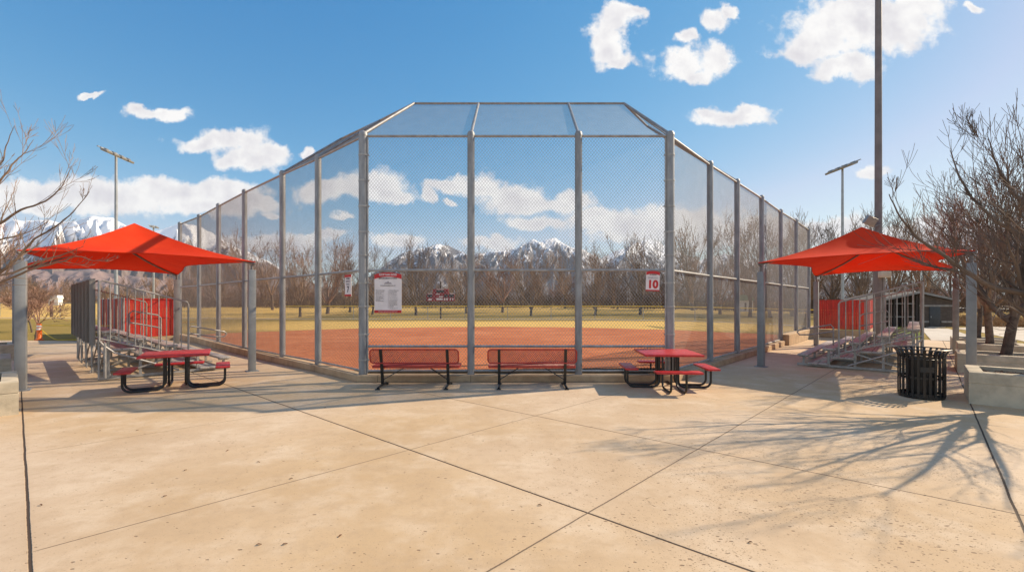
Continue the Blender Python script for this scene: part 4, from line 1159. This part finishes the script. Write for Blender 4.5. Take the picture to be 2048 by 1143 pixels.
def mountain(name, label, sil, d, W, mt, seed, amp, fu=9.0, jag=.035):
    nu, nv = 260, 70; m = MB(); px0, px1 = sil[0][0], sil[-1][0]
    zmax = max((HY-y)*d/F for x, y in sil)
    for j in range(nv+1):
        v = j/nv*1.35                                       # 1 = crest, above = far side
        for i in range(nu+1):
            px = px0+(px1-px0)*i/nu
            for k in range(len(sil)-1):
                if sil[k][0] <= px <= sil[k+1][0]:
                    q = (px-sil[k][0])/(sil[k+1][0]-sil[k][0]); py = sil[k][1]+(sil[k+1][1]-sil[k][1])*q; break
            zc = (HY-py)*d/F+H
            zc += mn.fractal(Vector((px*.035, seed, 0)), .9, 2.0, 6)*zmax*jag
            X = (px-1024)*d/F
            if v <= 1: prof = v**1.15; Y = d-(1-v)*W
            else: prof = 1-(v-1)*1.6; Y = d+(v-1)*W
            X *= (Y/d) if v <= 1 else 1
            warp = mn.fractal(Vector((px*.006, v*1.5, seed+5)), 1.0, 2.0, 3)*.5
            rid = mn.ridged_multi_fractal(Vector((px*fu/900+warp, v*.9+warp, seed)), .9, 2.1, 7, 1.0, 2.0)
            env = math.sin(math.pi*min(1, v))**.8 if v < 1 else 0
            z = zc*prof+(rid-1.0)*amp*zmax*env*(.35+.65*min(1, zc/zmax))*.55
            if v < 1: z = min(z, zc*((Y/d)*.985))
            m.v.append((X, Y, max(z, -20) if v > .02 else -20))
    n1 = nu+1
    m.f = [(j*n1+i, j*n1+i+1, (j+1)*n1+i+1, (j+1)*n1+i) for j in range(nv) for i in range(nu)]
    return tag(obj(name, m, mt, recalc=False, angle=80), label, None, None, 'structure')
S1 = snow_mat('snowy_range', (.13,.095,.085), (.22,.17,.15), 130, 430, 1.2)
S2 = snow_mat('snow_patched_peak', (.105,.11,.135), (.17,.165,.18), 60, 900, 1.7)
S3 = snow_mat('brown_foothill', (.19,.135,.13), (.28,.20,.18), 700, 1400, .8)
mountain('mountain', 'snow covered mountain range on the left', [(-500,520),(-300,470),(-120,445),(-40,450),(30,438),(90,440),(130,446),(160,436),(190,430),(225,436),(262,456),(300,462),(330,455),(365,446),(395,450),(430,470),(470,492),(520,515),(580,545),(640,575),(700,600)], 3400, 2000, S1, 3.1, .55)
mountain('mountain', 'dark snow streaked mountain behind the centre of the fence', [(640,600),(720,565),(770,527),(800,510),(840,496),(880,489),(905,493),(935,508),(990,545),(1050,590)], 3000, 1500, S2, 7.7, .6, 12)
mountain('mountain', 'pale blue snowy peak in the middle of the skyline', [(800,600),(880,545),(930,510),(960,504),(1000,502),(1040,490),(1065,480),(1080,484),(1098,474),(1112,475),(1140,492),(1180,505),(1230,530),(1300,570),(1350,600)], 4200, 1800, S2, 12.3, .6, 12)
mountain('mountain', 'pale snowy ridge on the right of the skyline', [(1100,590),(1180,530),(1215,508),(1260,490),(1290,478),(1310,480),(1345,498),(1400,520),(1450,505),(1500,520),(1600,545),(1750,560),(1900,580),(2100,600)], 4600, 1800, S2, 18.9, .6, 12)
mountain('foothill', 'brown purple foothills below the snowy range', [(-400,560),(-100,548),(0,540),(60,536),(120,542),(180,537),(240,548),(310,556),(380,552),(450,568),(540,580),(640,602)], 1700, 700, S3, 23.0, .5, 14)

# ------------------------------------------------------------------ sky
SUN_EL = R(34.5); SUN_AZ = Vector((.935, .355)).normalized()
world = bpy.data.worlds.new('World'); scene.world = world; world.use_nodes = True
t = NT(world.node_tree); t.n.clear()
sky = t.new('ShaderNodeTexSky', sky_type='NISHITA'); sky.sun_disc = False; sky.sun_elevation = SUN_EL
sky.sun_rotation = math.atan2(SUN_AZ.x, SUN_AZ.y); sky.altitude = 1400; sky.air_density = 1.0; sky.dust_density = .6; sky.ozone_density = 2.0
gen = t.new('ShaderNodeTexCoord').outputs['Generated']
sp = t.new('ShaderNodeSeparateXYZ'); t.l.new(gen, sp.inputs[0])
ysafe = t.math('MAXIMUM', sp.outputs[1], .02)
cb = t.new('ShaderNodeCombineXYZ'); t.l.new(t.math('DIVIDE', sp.outputs[0], ysafe), cb.inputs[0]); t.l.new(t.math('DIVIDE', sp.outputs[2], ysafe), cb.inputs[1])
uv = cb.outputs[0]
nz = t.new('ShaderNodeTexNoise'); t.l.new(uv, nz.inputs['Vector']); nz.inputs['Scale'].default_value = 7; nz.inputs['Detail'].default_value = 7; nz.inputs['Roughness'].default_value = .62
wuv = t.vec('ADD', uv, t.vec('MULTIPLY', t.vec('SUBTRACT', nz.outputs['Color'], (.5,.5,.5)), (.13,.10,0)))
CL = [ # pixel centre and half sizes of each puff
 (1250,30,42,22),(1218,62,40,40),(1222,98,40,34),(1240,122,30,16),(1275,20,25,14),
 (1360,120,66,34),(1430,118,44,34),(1380,145,55,20),(1370,68,34,14),(1440,42,34,24),(1470,25,20,14),
 (1700,40,130,60),(1790,50,90,56),(1640,95,80,36),(1600,110,60,20),(1690,140,70,26),(1830,10,70,30),(1950,10,26,10),
 (1455,235,78,20),(1500,220,40,16),(1410,225,28,20),(1745,333,36,14),
 (460,278,70,26),(500,315,80,26),(400,280,56,16),(540,300,40,20),(320,222,70,13),(270,215,26,12),(181,190,20,7),(612,300,13,14),
 (200,395,220,34),(60,395,120,38),(380,380,150,26),(420,410,130,22),(500,405,60,16),(120,425,120,16),
 (740,372,75,34),(790,395,40,18),(690,375,60,22),(470,318,50,18),(540,428,26,8),(690,436,24,8),(660,380,60,26),
 (900,370,55,16),(960,375,70,24),(1030,400,80,30),(1130,405,60,24),(890,408,16,10),(850,395,14,20),
 (1080,448,80,18),(1180,435,80,20),(1240,450,110,34),(1350,450,130,36),(1440,470,120,30),(1550,470,130,34),(1680,455,80,22),(1900,470,200,40),
 (980,490,60,12),(800,480,60,14),(560,480,80,18),(430,480,80,12),(640,470,50,10)]
dist = None
for px, py, a, b in CL:
    c = ((px-1024)/F, (HY-py)/F, 0)
    q = t.vec('LENGTH', t.vec('MULTIPLY', t.vec('SUBTRACT', wuv, c), (F/a, F/b, 0)))
    # lumps add up: soft union through the minimum
    dist = q if dist is None else t.new('ShaderNodeMath', operation='SMOOTH_MIN')
    if not isinstance(dist, bpy.types.NodeSocket):
        dist.inputs[2].default_value = .35; t.l.new(prev, dist.inputs[0]); t.l.new(q, dist.inputs[1]); dist = dist.outputs[0]
    prev = dist
n_fine = t.noise(uv, 24, 8, .66)
vo = t.new('ShaderNodeTexVoronoi'); t.l.new(t.vec('ADD', uv, t.vec('MULTIPLY', nz.outputs['Color'], (.05,.05,0))), vo.inputs['Vector'])
vo.inputs['Scale'].default_value = 17; vo.inputs['Detail'].default_value = 3; vo.inputs['Roughness'].default_value = .55; vo.normalize = True
puff = t.ramp(vo.outputs['Distance'], .05, .55, -.30, .42, False)
dd = t.math('ADD', t.math('ADD', dist, puff), t.math('MULTIPLY', t.math('SUBTRACT', n_fine, .5), 1.25))
mask = t.math('MULTIPLY', t.ramp(dd, .74, 1.30, 1, 0), t.ramp(sp.outputs[1], .05, .15))
n_a = t.noise(uv, 11, 6, .6); n_b = t.noise(t.vec('ADD', uv, (.022,.030,0)), 11, 6, .6)
shade = t.math('ADD', .55, t.math('MULTIPLY', t.math('SUBTRACT', n_a, n_b), 3.6), clamp=True)
thick = t.ramp(dd, -.1, .95, .0, 1.0)
shade = t.math('ADD', t.math('MULTIPLY', shade, .75), t.math('MULTIPLY', thick, .40), clamp=True)
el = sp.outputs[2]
rear = t.math('MAXIMUM', t.ramp(sp.outputs[1], .08, -.12), t.ramp(t.math('DIVIDE', el, ysafe), .85, 1.2))  # unseen clouds added behind camera and overhead, white fill to brighten the shade
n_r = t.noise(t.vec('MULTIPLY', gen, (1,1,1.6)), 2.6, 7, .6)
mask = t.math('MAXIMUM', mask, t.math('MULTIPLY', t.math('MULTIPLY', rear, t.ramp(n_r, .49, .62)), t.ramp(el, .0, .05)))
ccol = t.mix(shade, (.74,.72,.76), (1.0,.985,.97))
SKY_S, CLOUD_S = .115, .70
sc_ = t.new('ShaderNodeSeparateColor'); t.l.new(sky.outputs[0], sc_.inputs[0])
ccn = t.new('ShaderNodeCombineColor')
for i, (pre, a, p) in enumerate(((.80,3.1,1.95), (1.08,.825,.87), (1.20,.79,.48))):   # camera-like colour response of the sky
    x = t.math('MULTIPLY', sc_.outputs[i], SKY_S*pre*1.516)
    ys_ = (ys_ if i else [])+[t.math('MULTIPLY', t.math('POWER', x, p), a/1.516)]
t.l.new(t.math('MINIMUM', ys_[0], t.math('MULTIPLY', ys_[1], .80)), ccn.inputs[0]); t.l.new(ys_[1], ccn.inputs[1]); t.l.new(t.math('MAXIMUM', ys_[2], ys_[1]), ccn.inputs[2])
skyc = ccn.outputs[0]
cc = t.vec('MULTIPLY', ccol, (CLOUD_S,)*3)
bg = t.new('ShaderNodeBackground'); bg.inputs[1].default_value = 1.0
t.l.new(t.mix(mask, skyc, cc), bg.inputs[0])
wo = t.new('ShaderNodeOutputWorld'); t.l.new(bg.outputs[0], wo.inputs[0])

sl = bpy.data.lights.new('sun', 'SUN'); sl.energy = 4.8; sl.angle = R(.53); sl.color = (1.0, .82, .59)
so = bpy.data.objects.new('sun', sl); COL.objects.link(so)
dvec = Vector((SUN_AZ.x*math.cos(SUN_EL), SUN_AZ.y*math.cos(SUN_EL), math.sin(SUN_EL)))
so.rotation_euler = dvec.to_track_quat('Z', 'Y').to_euler(); so.location = dvec*50

# ------------------------------------------------------------------ air
hz = MB(); hz.box((0,2900,360), (13000,6600,728))
hm = bpy.data.materials.new('pale_air'); hm.use_nodes = True; hn = NT(hm.node_tree); hn.n.clear()
pv = hn.new('ShaderNodeVolumePrincipled'); pv.inputs['Density'].default_value = HAZE; pv.inputs['Color'].default_value = (.80,.88,1,1); pv.inputs['Anisotropy'].default_value = 0
ho = hn.new('ShaderNodeOutputMaterial'); hn.l.new(pv.outputs[0], ho.inputs['Volume'])
tag(obj('haze', hz, hm, smooth=False), 'thin pale air that softens the far mountains', None, None, 'stuff')

# ------------------------------------------------------------------ camera
cam = bpy.data.cameras.new('camera'); cam.lens = 16; cam.sensor_width = 36; cam.clip_end = 30000; cam.clip_start = .05
cam.shift_y = (HY-571.5)/2048
co_ = bpy.data.objects.new('camera', cam); COL.objects.link(co_); co_.location = (0,0,H); co_.rotation_euler = (R(90),0,0)
scene.camera = co_
scene.view_settings.view_transform = 'Standard'; scene.view_settings.look = 'None'; scene.view_settings.gamma = 1
scene.view_settings.exposure = .55
scene.cycles.max_bounces = 8
